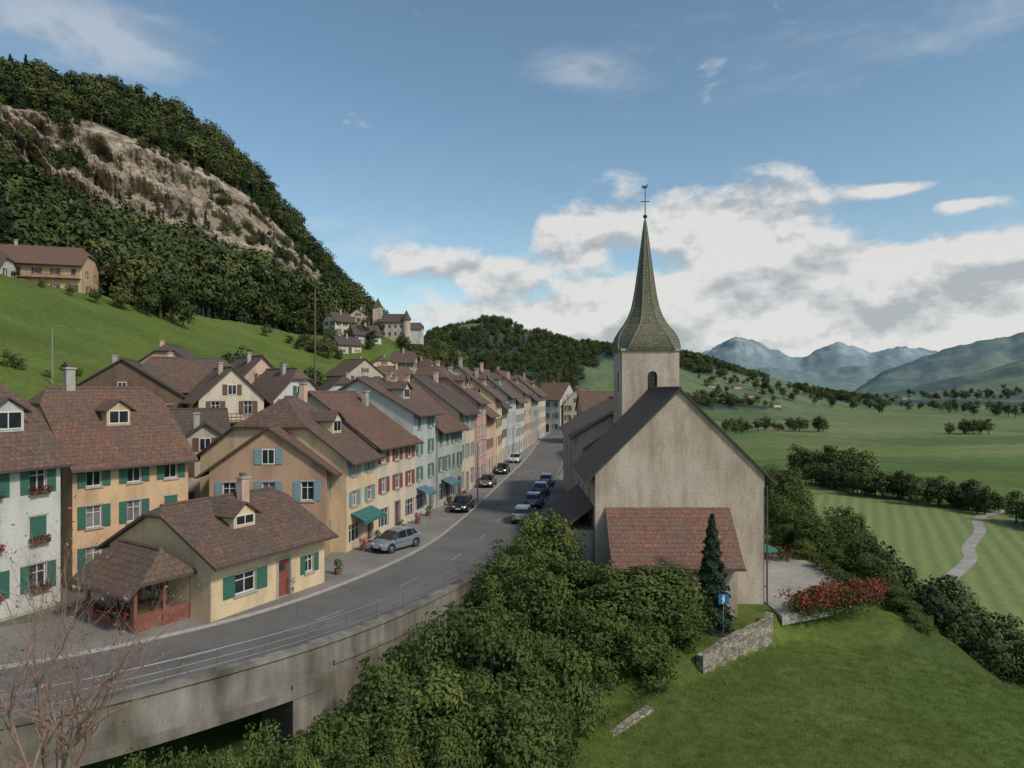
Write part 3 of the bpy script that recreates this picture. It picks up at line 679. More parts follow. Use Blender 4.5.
roof(mb,[Vector((cx-4.9,cy-3,0)),Vector((cx+5,cy-3,0)),Vector((cx+5,cy+3,0)),Vector((cx-4.9,cy+3,0))],zz+6.5,zz+9.2,.5,.4,.2,ROOF3,MB(),W['white'])
roof(mb,[Vector((cx+5.1,cy-2,0)),Vector((cx+10,cy-2,0)),Vector((cx+10,cy+3,0)),Vector((cx+5.1,cy+3,0))],zz+4.2,zz+6.2,.6,.4,.2,ROOF,MB(),W['white']); mb.build('roof',e)
zc=hp(-103,150)-.5
house('chalet',(-118.5,144),(-95,151),12,zc-1,zc+6.3,zc+10.5,'orange','brown',2,7,k=.6,rmat=ROOF2,side=2,over=1.2,chim=((.4,.5),),ground='none',balc=(1,))
house('white_chalet',(-121,132),(-103,137.5),8,zc-2.0,zc+3.6,zc+6.6,'white','brown',2,5,k=.6,rmat=ROOF3,side=2,over=1.1,ground='none')

# ---------------------------------------------------------------- church
def church():
    e=empty('church',(11.8,55,-3.1)); up=Vector((0,0,1))
    ROOFC=ROOF3
    mw,mr,mwin=MB(),MB(),MB()
    x0,x1,y0,y1=5.85,17.75,48,58.2; zb=-4.5; ze,zr=6.1,12.0
    c=[Vector((x0,y0,0)),Vector((x1,y0,0)),Vector((x1,y1,0)),Vector((x0,y1,0))]
    wallface(mw,mwin,c[0],c[1],zb,ze,[],CHW,STONE,None)
    wallface(mw,mwin,c[1],c[2],zb,ze,[(3,4.2,0,4,'win'),(7,8.2,0,4,'win')],CHW,STONE,None,GL[0])
    wallface(mw,mwin,c[2],c[3],zb,ze,[],CHW,STONE,None)
    wallface(mw,mwin,c[3],c[0],zb,ze,[(2,3,1.5,4.6,'win'),(6,7,1.5,4.6,'win')],CHW,STONE,None,GL[0])
    roof(mr,[c[1],c[2],c[3],c[0]],ze,zr,1,.75,.22,ROOFC,mw,CHW)
    c2=[Vector((6.3,66,0)),Vector((17.3,66,0)),Vector((17.3,84,0)),Vector((6.3,84,0))]
    wallface(mw,mwin,c2[0],c2[1],-3.5,7.6,[],CHW,STONE,None); wallface(mw,mwin,c2[1],c2[2],-3.5,7.6,[],CHW,STONE,None); wallface(mw,mwin,c2[2],c2[3],-3.5,7.6,[],CHW,STONE,None)
    wallface(mw,mwin,c2[3],c2[0],-3.5,7.6,[(2+i*4,3+i*4,2.5,5.8,'win') for i in range(4)],CHW,STONE,None,GL[0])
    roof(mr,[c2[1],c2[2],c2[3],c2[0]],7.6,11.0,.6,.6,.3,ROOF,mw,CHW)
    mw.box((11.8,62,1.5),9,8,10,CHW); 
    roof(mr,[Vector((16.3,58.3,0)),Vector((16.3,66,0)),Vector((7.3,66,0)),Vector((7.3,58.3,0))],6.5,9.6,1,.4,.0,ROOF,MB(),CHW)
    mw.obox(Vector((3.6,49.2,-4.5)),Vector((2.24,0,0)),Vector((0,11,0)),up*6.4,CHW)
    a_=[Vector((3.1,48.9,1.75)),Vector((3.1,60.5,1.75)),Vector((5.84,60.5,3.7)),Vector((5.84,48.9,3.7))]
    mr.poly(a_[::-1],ROOF); mr.poly([p-up*.15 for p in a_],FASC)
    for i in range(4): mr.poly([a_[i]-up*.15,a_[i],a_[(i+1)%4],a_[(i+1)%4]-up*.15],FASC)
    mw.obox(Vector((7.0,45.4,-5)),Vector((8.0,0,0)),Vector((0,2.598,0)),up*5.3,CHW)
    lt=[Vector((6.55,44.7,.30)),Vector((15.3,44.7,.30)),Vector((15.3,47.995,3.75)),Vector((6.55,47.995,3.75))]
    mr.poly(lt,ROOFR); mr.poly([p-up*.16 for p in lt][::-1],FASC)
    for i in range(4): mr.poly([lt[i]-up*.16,lt[(i+1)%4]-up*.16,lt[(i+1)%4],lt[i]],FASC)
    mw.poly([(7.0,45.4,.3),(7.0,47.99,.3),(7.0,47.99,3.4)],CHW); mw.poly([(15,47.99,.3),(15,45.4,.3),(15,47.99,3.4)],CHW)
    mr.obox(Vector((6.5,44.6,.14)),Vector((8.85,0,0)),Vector((0,.11,0)),up*.1,GUT)
    mr.tube([(17.9,47.9,5.3),(17.9,47.9,-3.2)],[.06,.06],GUT,8)
    tx,ty,tw=11.9,61.0,4.9; t0=tx-tw/2; zt=15.55
    ys=ty-tw/2
    tc=[Vector((t0,ys,0)),Vector((t0+tw,ys,0)),Vector((t0+tw,ys+tw,0)),Vector((t0,ys+tw,0))]
    def arched(A,B):
        d=(B-A).normalized(); n=Vector((d.y,-d.x,0)); P=Vector((A.x,A.y,0)); cxm=tw/2+.15; hw=.42; zs,za=11.9,13.2
        wallface(mw,MB(),A,B,-3,zs,[],CHW,STONE,None)
        mw.poly([P+up*zs,P+d*(cxm-hw)+up*zs,P+d*(cxm-hw)+up*zt,P+up*zt],CHW); mw.poly([P+d*(cxm+hw)+up*zs,P+d*tw+up*zs,P+d*tw+up*zt,P+d*(cxm+hw)+up*zt],CHW)
        arc=[(cxm-hw*math.cos(t),za+hw*math.sin(t)) for t in np.linspace(0,math.pi,11)]
        for (a1,b1),(a2,b2) in zip(arc[:-1],arc[1:]):
            mw.poly([P+d*a1+up*b1,P+d*a2+up*b2,P+d*a2+up*zt,P+d*a1+up*zt],CHW)
            mw.poly([P+d*a1+up*b1,P+d*a1+up*b1-n*.5,P+d*a2+up*b2-n*.5,P+d*a2+up*b2],STONE)
        for sx in (-1,1): mw.poly([P+d*(cxm+sx*hw)+up*zs,P+d*(cxm+sx*hw)+up*zs-n*.5,P+d*(cxm+sx*hw)+up*za-n*.5,P+d*(cxm+sx*hw)+up*za],STONE)
        mw.poly([P+d*(cxm-hw)+up*zs,P+d*(cxm+hw)+up*zs,P+d*(cxm+hw)+up*zs-n*.5,P+d*(cxm-hw)+up*zs-n*.5],STONE)
        mwin.poly([P+d*(cxm-hw)+up*zs-n*.49,P+d*(cxm+hw)+up*zs-n*.49,P+d*(cxm+hw)+up*(za+hw)-n*.49,P+d*(cxm-hw)+up*(za+hw)-n*.49],GL[0])
        for k_ in range(5): mwin.obox(P+d*(cxm-hw)+up*(zs+.15+k_*.3)-n*.45,d*(2*hw),n*.25,up*.05,FASC)
    for i in range(4): arched(tc[i],tc[(i+1)%4])
    mw.box((tx,ty,zt-.1),tw+.22,tw+.22,.2,STONE); 
    mw.poly([(t0,ys,zt),(t0+tw,ys,zt),(t0+tw,ys+tw,zt),(t0,ys+tw,zt)],CHW)
    mw.build('walls',e); mr.build('roof',e); mwin.build('windows',e)
    m,nt,b=newmat('spire_shingles')
    tcn=nt.nodes.new('ShaderNodeTexCoord'); br=nt.nodes.new('ShaderNodeTexBrick'); nt.links.new(tcn.outputs['UV'],br.inputs[0])
    br.inputs['Scale'].default_value=1; br.inputs['Brick Width'].default_value=.34; br.inputs['Row Height'].default_value=.3; br.inputs['Mortar Size'].default_value=.02
    br.inputs['Color1'].default_value=(.085,.11,.06,1); br.inputs['Color2'].default_value=(.17,.16,.095,1); br.inputs['Mortar'].default_value=(.04,.045,.025,1)
    n=tex(nt,'ShaderNodeTexNoise',1.1,detail=7,rough=.7); n2=tex(nt,'ShaderNodeTexNoise',5,detail=5,rough=.7)
    cc=mixc(nt,ramp(nt,n.outputs[0],[(.42,(0,0,0)),(.58,(.85,.85,.85))]),br.outputs[0],(.13,.08,.05))
    cc=mixc(nt,1.0,cc,ramp(nt,n2.outputs[0],[(.3,(.5,)*3),(.7,(1.55,)*3)]),'MULTIPLY')
    nt.links.new(cc,b.inputs['Base Color']); b.inputs['Roughness'].default_value=.7; bump(nt,b,br.outputs['Fac'],.5,.04)
    SP=m; COP=m_plain('copper_ridge',(.15,.20,.13),.6)
    pf=[(15.45,2.66),(15.75,2.70),(16.2,2.66),(16.7,2.52),(17.2,2.25),(17.8,1.84),(18.5,1.45),(19.3,1.16),(20.3,.95),(21.5,.77),(23.2,.55),(25,.33),(26.6,.14),(27.2,.05)]
    ms=MB()
    def ring(z,r): return [Vector((tx+r/math.cos(math.pi/8)*math.cos(math.pi/8+k_*math.pi/4),ty+r/math.cos(math.pi/8)*math.sin(math.pi/8+k_*math.pi/4),z)) for k_ in range(8)]
    rings=[]
    for j,(z,r) in enumerate(pf):
        f=max(0,1-j/5.0); rr_=[]
        for k_,p in enumerate(ring(z,r)):
            dx,dy=p.x-tx,p.y-ty
            ex=(math.copysign(r,dx),math.copysign(r,dy)); rr_.append(Vector((tx+lerp(dx,ex[0],f*.6),ty+lerp(dy,ex[1],f*.6),z)))
        rings.append(rr_)
    for a1,b1 in zip(rings[:-1],rings[1:]):
        for k_ in range(8): ms.poly([a1[k_],a1[(k_+1)%8],b1[(k_+1)%8],b1[k_]],SP)
    ms.poly(rings[0][::-1],FASC)
    for k_ in range(8): ms.tube([r_[k_] for r_ in rings],[.05]*len(rings),COP,5)
    ms.build('spire',e)
    mv=MB(); IR=m_plain('wrought_iron',(.05,.05,.045),.5,.6)
    mv.tube([(tx,ty,27),(tx,ty,30.3)],[.05,.03],IR,6)
    zz=27.5
    mv.tube([(tx,ty,zz-.2),(tx,ty,zz-.12),(tx,ty,zz),(tx,ty,zz+.12),(tx,ty,zz+.2)],[.03,.16,.2,.16,.03],IR,10)
    mv.obox(Vector((tx-.4,ty-.03,28.8)),Vector((.8,0,0)),Vector((0,.06,0)),up*.07,IR)
    ck=[(-.3,.0),(-.26,.18),(-.12,.14),(0,.08),(.1,.12),(.14,.26),(.18,.3),(.24,.24),(.22,.15),(.18,0),(.08,-.1),(-.1,-.1),(-.22,-.03)]
    f1=[Vector((tx+a_,ty-.02,30.1+b_)) for a_,b_ in ck]; f2=[p+Vector((0,.04,0)) for p in f1]; mv.poly(f1[::-1],IR); mv.poly(f2,IR)
    for i in range(len(f1)): j=(i+1)%len(f1); mv.poly([f1[i],f1[j],f2[j],f2[i]],IR)
    mv.build('weathercock',e)
church()

def gwall(name,pts,z0,th=.45):
    mb=MB()
    for (a_,za),(b_,zb) in zip(pts[:-1],pts[1:]):
        a_=Vector((*a_,0));b_=Vector((*b_,0)); d=(b_-a_); n=Vector((d.y,-d.x,0)).normalized(); nseg=max(1,int(d.length/.7))
        for i in range(nseg):
            t0=i/nseg;t1=(i+1)/nseg; z_0=lerp(za,zb,t0);z_1=lerp(za,zb,t1); w=random.uniform(-.04,.04)
            P0=a_+d*t0;P1=a_+d*t1
            for sg in (1,-1):
                q_=[P0+n*th/2*sg+Vector((0,0,z0)),P1+n*th/2*sg+Vector((0,0,z0)),P1+n*th/2*sg+Vector((0,0,z_1+w)),P0+n*th/2*sg+Vector((0,0,z_0+w))]
                mb.poly(q_ if sg>0 else q_[::-1],SWALL)
            mb.poly([P0+n*th/2+Vector((0,0,z_0+w)),P1+n*th/2+Vector((0,0,z_1+w)),P1-n*th/2+Vector((0,0,z_1+w)),P0-n*th/2+Vector((0,0,z_0+w))],SWALL)
            for PP,zq in ((P0,z_0),(P1,z_1)): mb.poly([PP+n*th/2+Vector((0,0,z0)),PP-n*th/2+Vector((0,0,z0)),PP-n*th/2+Vector((0,0,zq+w)),PP+n*th/2+Vector((0,0,zq+w))],SWALL)
    mb.build(name)
gwall('stone_wall',[((10.7,38.9),-3.15),((13.4,41.2),-2.75),((16.4,43.7),-2.6),((16.9,44.8),-2.6)],-6)
gwall('low_stone_wall',[((2.9,30.2),-4.45),((4.8,32.3),-4.2),((7.0,34.6),-4.0)],-6)
mb=MB(); P_=[(17.9,45.2),(22,47.2),(25.6,50),(26.2,56),(25.4,64),(18,64)]
mb.poly([(x,y,-2.98) for x,y in P_],GRAVEL)
for i in range(len(P_)):
    a_,b_=P_[i],P_[(i+1)%len(P_)]; mb.poly([(*a_,-3.6),(*b_,-3.6),(*b_,-2.98),(*a_,-2.98)],STONE)
mb.build('courtyard_paving')
m,nt,b=newmat('mown_grass'); tcn=nt.nodes.new('ShaderNodeTexCoord'); mp=nt.nodes.new('ShaderNodeMapping'); mp.inputs['Rotation'].default_value=(0,0,R(28)); nt.links.new(tcn.outputs['Object'],mp.inputs[0])
wv=nt.nodes.new('ShaderNodeTexWave'); wv.inputs['Scale'].default_value=.085; wv.inputs['Distortion'].default_value=1.5; wv.inputs['Detail'].default_value=2; wv.inputs['Detail Scale'].default_value=.3; nt.links.new(mp.outputs[0],wv.inputs[0])
n=tex(nt,'ShaderNodeTexNoise',.6,detail=8,rough=.7)
c=mixc(nt,wv.outputs[1],(.15,.19,.05),(.205,.24,.072)); c=mixc(nt,1.0,c,ramp(nt,n.outputs[0],[(.3,(.75,)*3),(.7,(1.2,)*3)]),'MULTIPLY'); nt.links.new(c,b.inputs['Base Color']); b.inputs['Roughness'].default_value=1
MOWN=m
mb=MB(); mb.poly([(x,y,-24.9) for x,y in [(62,90),(160,70),(230,120),(200,185),(150,192),(118,246),(100,235),(86,190),(72,130)]],MOWN); mb.build('mown_field')
mb=MB(); pp=catmull([(60,118),(76,124),(87,135),(100,149),(107,160),(122,178),(134,196),(150,208),(190,230)],6)
tg=np.gradient(pp,axis=0); tg/=np.linalg.norm(tg,axis=1)[:,None]; pn=np.stack([tg[:,1],-tg[:,0]],1)
for i in range(len(pp)-1):
    a1=pp[i]-pn[i]*1.3;a2=pp[i]+pn[i]*1.3;b2=pp[i+1]+pn[i+1]*1.3;b1=pp[i+1]-pn[i+1]*1.3; mb.poly([(*a1,-24.85),(*a2,-24.85),(*b2,-24.85),(*b1,-24.85)],GRAVEL)
mb.build('field_path')

# cliff
CL,nt,b=newmat('limestone_cliff')
n1=tex(nt,'ShaderNodeTexNoise',.05,detail=10,rough=.65,mapscale=(1,1,1.8)); n2=tex(nt,'ShaderNodeTexNoise',.22,detail=8,rough=.7,mapscale=(1,1,1.1)); n4=tex(nt,'ShaderNodeTexNoise',.25,detail=6,rough=.6,mapscale=(.25,.25,3)); n5=tex(nt,'ShaderNodeTexNoise',.07,detail=7,rough=.7)
c=ramp(nt,n1.outputs[0],[(.3,(.22,.16,.11)),(.5,(.42,.335,.25)),(.7,(.56,.47,.375))])
c=mixc(nt,1.0,c,ramp(nt,n2.outputs[0],[(.38,(.42,.39,.36)),(.54,(1,1,1))]),'MULTIPLY'); c=mixc(nt,1.0,c,ramp(nt,n4.outputs[0],[(.38,(.55,.51,.47)),(.52,(1.05,)*3)]),'MULTIPLY')
c=mixc(nt,ramp(nt,n5.outputs[0],[(.54,(0,0,0)),(.60,(.92,.92,.92))]),c,(.05,.062,.028))
nt.links.new(c,b.inputs['Base Color']); b.inputs['Roughness'].default_value=1; bump(nt,b,n2.outputs[0],1,1.5)
us=np.linspace(-80,346,420); ts=np.linspace(0,1,60)
UU,TT=np.meshgrid(us,ts); a=A_(UU); Ye,Yb,Yt,Yc,zb_,zt_,zc_=mctl(a)
stp=TT+0.13*np.sin(TT*22+fbm(UU/30,TT*0,3)*9)*sst(1,.85,TT)
yy=lerp(Yb-8,Yt-1.5,stp); zz=lerp(zb_-3,zt_+1.0,TT)
n_=(fbm(UU/13,TT*6+7,5)-.48)*14+(fbm(UU/3.5,TT*14,4)-.48)*6+(fbm(UU/40,TT*1.6+3,3)-.48)*22
yy=yy+n_*sst(1.0,.8,TT); xx=a*yy
gi=np.arange(UU.size).reshape(UU.shape); q=np.stack([gi[:-1,:-1],gi[:-1,1:],gi[1:,1:],gi[1:,:-1]],-1).reshape(-1,4)
me=bpy.data.meshes.new('rock_cliff'); me.from_pydata(np.stack([xx,yy,zz],-1).reshape(-1,3).tolist(),[],q.tolist()); me.materials.append(CL)
o=bpy.data.objects.new('rock_cliff',me); scene.collection.objects.link(o)

# ---------------------------------------------------------------- vegetation assets
def leafmesh(name,cent,size,tint,mat,aspect=1.5,upbias=0.0,extra=None,norm=None,jit=.5):
    n=len(cent); r=np.random.normal(size=(n,3)); 
    if norm is not None: r=r*jit+norm
    r[:,2]+=upbias; r/=np.linalg.norm(r,axis=1)[:,None]
    t=np.cross(r,np.random.normal(size=(n,3))); t/=np.linalg.norm(t,axis=1)[:,None]; b_=np.cross(r,t)
    s_=(size*np.random.uniform(.6,1.3,n))[:,None]
    v=np.stack([cent-t*s_*aspect*.5,cent-b_*s_*.4,cent+t*s_*aspect*.5,cent+b_*s_*.4],1).reshape(-1,3)
    f=np.arange(n*4).reshape(n,4)
    tn=np.repeat(tint,4)
    verts=v.tolist(); faces=f.tolist(); mi=[0]*n; mats=[mat]
    if extra is not None:
        o_=len(verts); verts+=extra.v; faces+=[[i+o_ for i in q_] for q_ in extra.f]; mi+=[1]*len(extra.f); mats.append(extra.mats[0]); tn=np.concatenate([tn,np.zeros(len(extra.v))])
    me=bpy.data.meshes.new(name); me.from_pydata(verts,[],faces)
    for m_ in mats: me.materials.append(m_)
    me.polygons.foreach_set('material_index',mi)
    at_=me.attributes.new('tint','FLOAT','POINT'); at_.data.foreach_set('value',tn.astype(np.float32)); return me
def crown(nclump,per,shape,clr,seed,h0=0.0,h1=1.0,width=.5,tv=.18):
    rs=np.random.RandomState(seed); cs=[];
    while len(cs)<nclump:
        p=rs.uniform(-1,1,3); rr_=np.linalg.norm(p)
        if rr_>1 or rr_<.45: continue
        zc_=h0+(h1-h0)*(p[2]*.5+.5); hf=(zc_-h0)/(h1-h0)
        wv_=width*shape(hf); cs.append((p[0]*wv_/max(math.sqrt(max(1-p[2]**2,.05)),.3)*.9,p[1]*wv_/max(math.sqrt(max(1-p[2]**2,.05)),.3)*.9,zc_))
    cs=np.array(cs); pts=[];tt=[];nm=[]
    cc=np.array([0,0,(h0+h1)/2-.1])
    for c_ in cs:
        k_=int(per*rs.uniform(.6,1.4)); d=rs.normal(size=(k_,3)); d[:,2]=np.where(rs.uniform(0,1,k_)<.4,np.abs(d[:,2]),d[:,2]); d/=np.linalg.norm(d,axis=1)[:,None]; rad_=clr*rs.uniform(.6,1.4)
        pts.append(c_+d*rad_*(rs.uniform(.6,1.18,(k_,1)))*np.array([1,1,.8])); base=rs.uniform(.2,.8); tt.append(np.clip(base+rs.normal(0,tv,k_)+d[:,2]*.15,0,1))
        o_=c_-cc; o_/=max(np.linalg.norm(o_),.01); nm.append(d+.5*o_)
    return np.concatenate(pts),np.concatenate(tt),cs,np.concatenate(nm)
def tree_mesh(name,seed,mat,nclump=45,per=60,clr=.13,leaf=.035,trunk=True,h0=.22,width=.36,shape=lambda t:math.sin(math.pi*min(max(t*.86+.12,0),1))**.6):
    p,t,cs,nm=crown(nclump,per,shape,clr,seed,h0,.93,width)
    mb=MB()
    mb.tube([(0,0,-.06),(.01,0,h0*.6),(.0,.01,.45),(.01,0,.75)],[.03,.024,.016,.005],BARK,7)
    for c_ in cs[::3]:
        z_=max(h0*.7,c_[2]-.2); mb.tube([(0,0,z_),(c_[0]*.5,c_[1]*.5,(z_+c_[2])/2+.01),tuple(c_)],[.011,.007,.003],BARK,5)
    return leafmesh(name,p,leaf,t,mat,extra=mb,norm=nm,jit=.4)
def spruce_mesh(name,seed,leafn=3800,w=.17,leaf=.024):
    rs=np.random.RandomState(seed); n=leafn; z=rs.beta(1,1.35,n)*.93+.05; tier=np.sin(z*75)*.5+.5
    rmax=w*(1-z)**.85*(.72+.4*tier); a_=rs.uniform(0,6.283,n); ir=np.sqrt(rs.uniform(.25,1,n)); rr_=rmax*ir*(1+.22*np.sin(a_*5+z*40)); 
    p=np.stack([rr_*np.cos(a_),rr_*np.sin(a_),z-.05*ir*(1-z)],1); mb=MB(); mb.tube([(0,0,-.05),(0,0,.5),(0,0,.97)],[.02,.012,.003],BARK,6)
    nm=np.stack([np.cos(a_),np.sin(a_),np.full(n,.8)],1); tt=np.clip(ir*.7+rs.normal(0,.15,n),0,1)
    return leafmesh(name,p,leaf,tt,LEAFD,aspect=2.2,extra=mb,norm=nm)
def src(me,coll):
    o=bpy.data.objects.new(me.name,me); coll.objects.link(o); return o
FT=bpy.data.collections.new('forest_tree_sources'); FB=bpy.data.collections.new('broadleaf_sources')
for i in range(5):
    me_=tree_mesh('broadleaf_%d'%i,10+i,LEAF2,nclump=16+5*(i%3),per=42,clr=.17 if i%2 else .15,leaf=.055,width=.28+.06*(i%3)); src(me_,FT); src(me_,FB)
me_=tree_mesh('broadleaf_l',15,LEAFO,nclump=22,per=40,clr=.16,leaf=.055,width=.36); src(me_,FT); src(me_,FB)
src(spruce_mesh('spruce_far',3,700,.2,.035),FT); src(spruce_mesh('spruce_far_b',4,700,.17,.035),FT)
GR=bpy.data.collections.new('grass_sources')
def tuft(seed,mat,hgt=.14,n=22,spread=.2):
    rs=np.random.RandomState(seed); v=[];f=[];tt=[]
    for i in range(n):
        bx,by=rs.normal(0,spread,2); a_=rs.uniform(0,6.28); ln=hgt*rs.uniform(.5,1.2); w_=.008; dx,dy=math.cos(a_),math.sin(a_); b0=len(v); lean=rs.uniform(.3,1.1)*ln
        v+=[(bx-dy*w_,by+dx*w_,-.02),(bx+dy*w_,by-dx*w_,-.02),(bx+dx*lean,by+dy*lean,ln)]; f.append([b0,b0+1,b0+2]); tt+=[rs.uniform(0,1)]*3
    me=bpy.data.meshes.new('grass_tuft'); me.from_pydata(v,[],f); me.materials.append(mat); at_=me.attributes.new('tint','FLOAT','POINT'); at_.data.foreach_set('value',np.array(tt,np.float32)); return me
for i in range(3): src(tuft(i,GRASSB),GR)
def scatter(name,pts,scl,coll,seed=0,tilt=0):
    me=bpy.data.meshes.new(name); me.from_pydata([tuple(p) for p in pts],[],[])
    at_=me.attributes.new('scl','FLOAT','POINT'); at_.data.foreach_set('value',np.array(scl,np.float32))
    o=bpy.data.objects.new(name,me); scene.collection.objects.link(o)
    ng=bpy.data.node_groups.new(name,'GeometryNodeTree'); ng.interface.new_socket('Geometry',in_out='INPUT',socket_type='NodeSocketGeometry'); ng.interface.new_socket('Geometry',in_out='OUTPUT',socket_type='NodeSocketGeometry')
    N=ng.nodes; gi_=N.new('NodeGroupInput');go=N.new('NodeGroupOutput'); ip_=N.new('GeometryNodeInstanceOnPoints'); ci=N.new('GeometryNodeCollectionInfo'); ci.inputs['Collection'].default_value=coll; ci.inputs['Separate Children'].default_value=True; ci.inputs['Reset Children'].default_value=True
    na_=N.new('GeometryNodeInputNamedAttribute'); na_.data_type='FLOAT'; na_.inputs['Name'].default_value='scl'
    rv=N.new('FunctionNodeRandomValue'); rv.data_type='FLOAT_VECTOR'; rv.inputs['Min'].default_value=(-tilt,-tilt,0); rv.inputs['Max'].default_value=(tilt,tilt,6.283)
    rv.inputs['Seed'].default_value=seed
    ok=lambda nd: next(s_ for s_ in nd.outputs if s_.enabled)
    Lk=ng.links.new; Lk(gi_.outputs[0],ip_.inputs['Points']); Lk(ci.outputs[0],ip_.inputs['Instance']); ip_.inputs['Pick Instance'].default_value=True
    Lk(ok(na_),ip_.inputs['Scale']); Lk(ok(rv),ip_.inputs['Rotation']); Lk(ip_.outputs[0],go.inputs[0])
    md=o.modifiers.new('instances','NODES'); md.node_group=ng; return o
rs=np.random.RandomState(5)
n=3400; u=rs.uniform(-140,462,n); a=A_(u); Ye,Yb,Yt,Yc,_,_,_=mctl(a); t=rs.uniform(0,1,n)**.85
y=Ye+3+(Yc+18-Ye)*t; x=a*y; keep=~((y>Yb-9)&(y<Yt+1)&(u<338)); keep|=(rs.uniform(0,1,n)<.06); keep&=~((x>-135)&(x<-84)&(y<166)); kd=Yb-y
x,y,kd=x[keep],y[keep],kd[keep]; z=h(x,y); sc_=np.where(kd>45,rs.uniform(10,25,len(x)),np.where(kd>0,rs.uniform(8,13,len(x)),rs.uniform(7,17,len(x))))
scatter('mountain_forest',np.stack([x,y,z-.5],1),sc_,FT,1,.06)
k_=rs.randint(0,UU.size,900); xs_,ys_,zs_=xx.ravel()[k_],yy.ravel()[k_],zz.ravel()[k_]; mm=fbm(xs_/20,zs_/9,3)>.51
scatter('cliff_shrubs',np.stack([xs_,ys_-.3,zs_-1],1)[mm],rs.uniform(2.5,8,mm.sum()),FT,2,.1)
x=-np.linspace(84,112,22)+rs.normal(0,2,22); y=np.linspace(168,172,22)+rs.normal(0,3,22); scatter('chalet_trees',np.stack([x,y,h(x,y)-.5],1),rs.uniform(9,15,22),FT,9)
x=np.array([-89,-92,-87,-84,-80,-95,-99]);y=np.array([146,142,152,158,166,138,136]); scatter('chalet_shrubs',np.stack([x,y,h(x,y)-.5],1),np.array([5,3,7,8,9,2.5,2]),FB,10)
n=9000; uu=rs.uniform(400,860,n); y=rs.uniform(760,1560,n); x=A_(uu)*y; f=forestf(x,y); z=h(x,y); kk=(f>.47)&(z>-12)&(rs.uniform(0,1,n)<.7)
scatter('distant_woods',np.stack([x,y,z-1],1)[kk],rs.uniform(10,17,kk.sum()),FB,3)
def treeline(name,pts,n,jit,s0,s1):
    P=catmull(pts,10); k=rs.randint(0,len(P),n); x=P[k,0]+rs.normal(0,jit,n); y=P[k,1]+rs.normal(0,jit,n); z=h(x,y)
    scatter(name,np.stack([x,y,z-.8],1),rs.uniform(s0,s1,n),FB,rs.randint(99))
def vp(u,v): Yv=37*F/(v-HZ); return (U(u,Yv),Yv)
treeline('field_hedge_trees',[vp(815,484),vp(850,492),vp(900,500),vp(960,508),vp(1030,526),vp(1100,545)],80,2.5,6,11)
treeline('valley_trees',[vp(808,474),vp(832,478),vp(855,488)],18,4,10,15)
treeline('slope_hedge_trees',[(60,76),(61,84),(62,92),(63,100),(65,112),(66,122)],85,2.5,5,9)
treeline('slope_bushes',[(31,48),(33,54),(34,60),(35,68),(38,78),(42,90)],45,2.5,3,5.5)
treeline('valley_tree_row',[vp(735,432),vp(770,431),vp(815,431)],26,14,8,16)
treeline('valley_tree_clump',[vp(955,434),vp(978,434)],9,5,10,15)
treeline('far_tree_row',[vp(850,411),vp(930,413),vp(1040,417)],60,45,10,20)
treeline('far_tree_row',[vp(700,410),vp(760,412),vp(860,409)],70,70,10,20)
treeline('far_tree_row',[vp(820,402),vp(930,403),vp(1040,404)],100,120,14,28)
treeline('meadow_edge_trees',[(-62,84),(-54,84),(-46,88),(-40,94)],18,2,1.5,3.2)
treeline('village_trees',[(-40,120),(-36,150),(-34,180),(-30,210)],40,5,5,9)
treeline('hillside_trees',[(-62,215),(-50,228),(-30,232),(-20,225)],80,8,3,7)
treeline('valley_edge_trees',[(30,100),(33,130),(40,170)],14,3,3,5)

SHM=[]
for i in range(5):
    p,t,cs,nm=crown(50+12*i,120,lambda t_:math.sqrt(max(1-(t_*1.0-.15)**2,.05))*(1-.25*t_),(.16,.105,.13,.12,.14)[i],40+i,.02,.92,.46,.14)
    mb=MB(); mb.tube([(0,0,-.1),(.01,.01,.3),(0,0,.6)],[.02,.014,.005],BARK,6)
    for c_ in cs[::3]: mb.tube([(0,0,.05),(c_[0]*.5,c_[1]*.5,c_[2]*.6),tuple(c_)],[.01,.006,.002],BARK,4)
    SHM.append(leafmesh('shrub_mesh_%d'%i,p,(.03,.026,.036,.03,.032)[i],t,LEAF if i<3 else LEAFN,extra=mb,norm=nm,jit=.5))
NT=[tree_mesh('near_tree_%d'%i,60+i,LEAFN,nclump=60,per=120,clr=.12,leaf=.025,width=.34,h0=.15) for i in range(2)]
SPR=spruce_mesh('spruce_near',8,8000,.2)
def put(name,me,x,y,z,w,hg,rz=None):
    o=bpy.data.objects.new(name,me); o.location=(x,y,z); o.scale=(w,w,hg); o.rotation_euler=(0,0,random.uniform(0,6.28) if rz is None else rz); scene.collection.objects.link(o); return o
near=[(545,506,47,5),(518,538,43,5),(574,556,45,4.5),(498,585,38,5),(540,572,39,5.5),(462,602,34,5),(425,628,31,4.6),(490,622,32,5),(525,640,32,5),(385,668,29,4.2),(432,662,28,4.5),(478,680,28,4.5),(345,706,27,3.4),
 (618,568,42.5,6),(655,568,42.5,6),(684,590,41,3.6),(598,605,38,4.5),(640,625,38,4.2),(560,640,33.5,4.6),(305,736,25.5,2.6),(535,692,29,4),(500,560,41,4.5),(562,600,40,5),(250,735,24,2.6),(510,700,27,4),(410,710,26,3.2),(660,655,38.5,2.0),(215,745,24,2.6),(395,735,24.5,2.2),(450,725,25.5,2.6),(280,726,25,2.6),(175,752,23.5,2.4),(330,720,25.5,2.6),(240,752,22.5,2.2),(300,750,23,2.2),(360,742,24,2.2),(130,760,22.5,2.2),(200,762,22,2.0)]
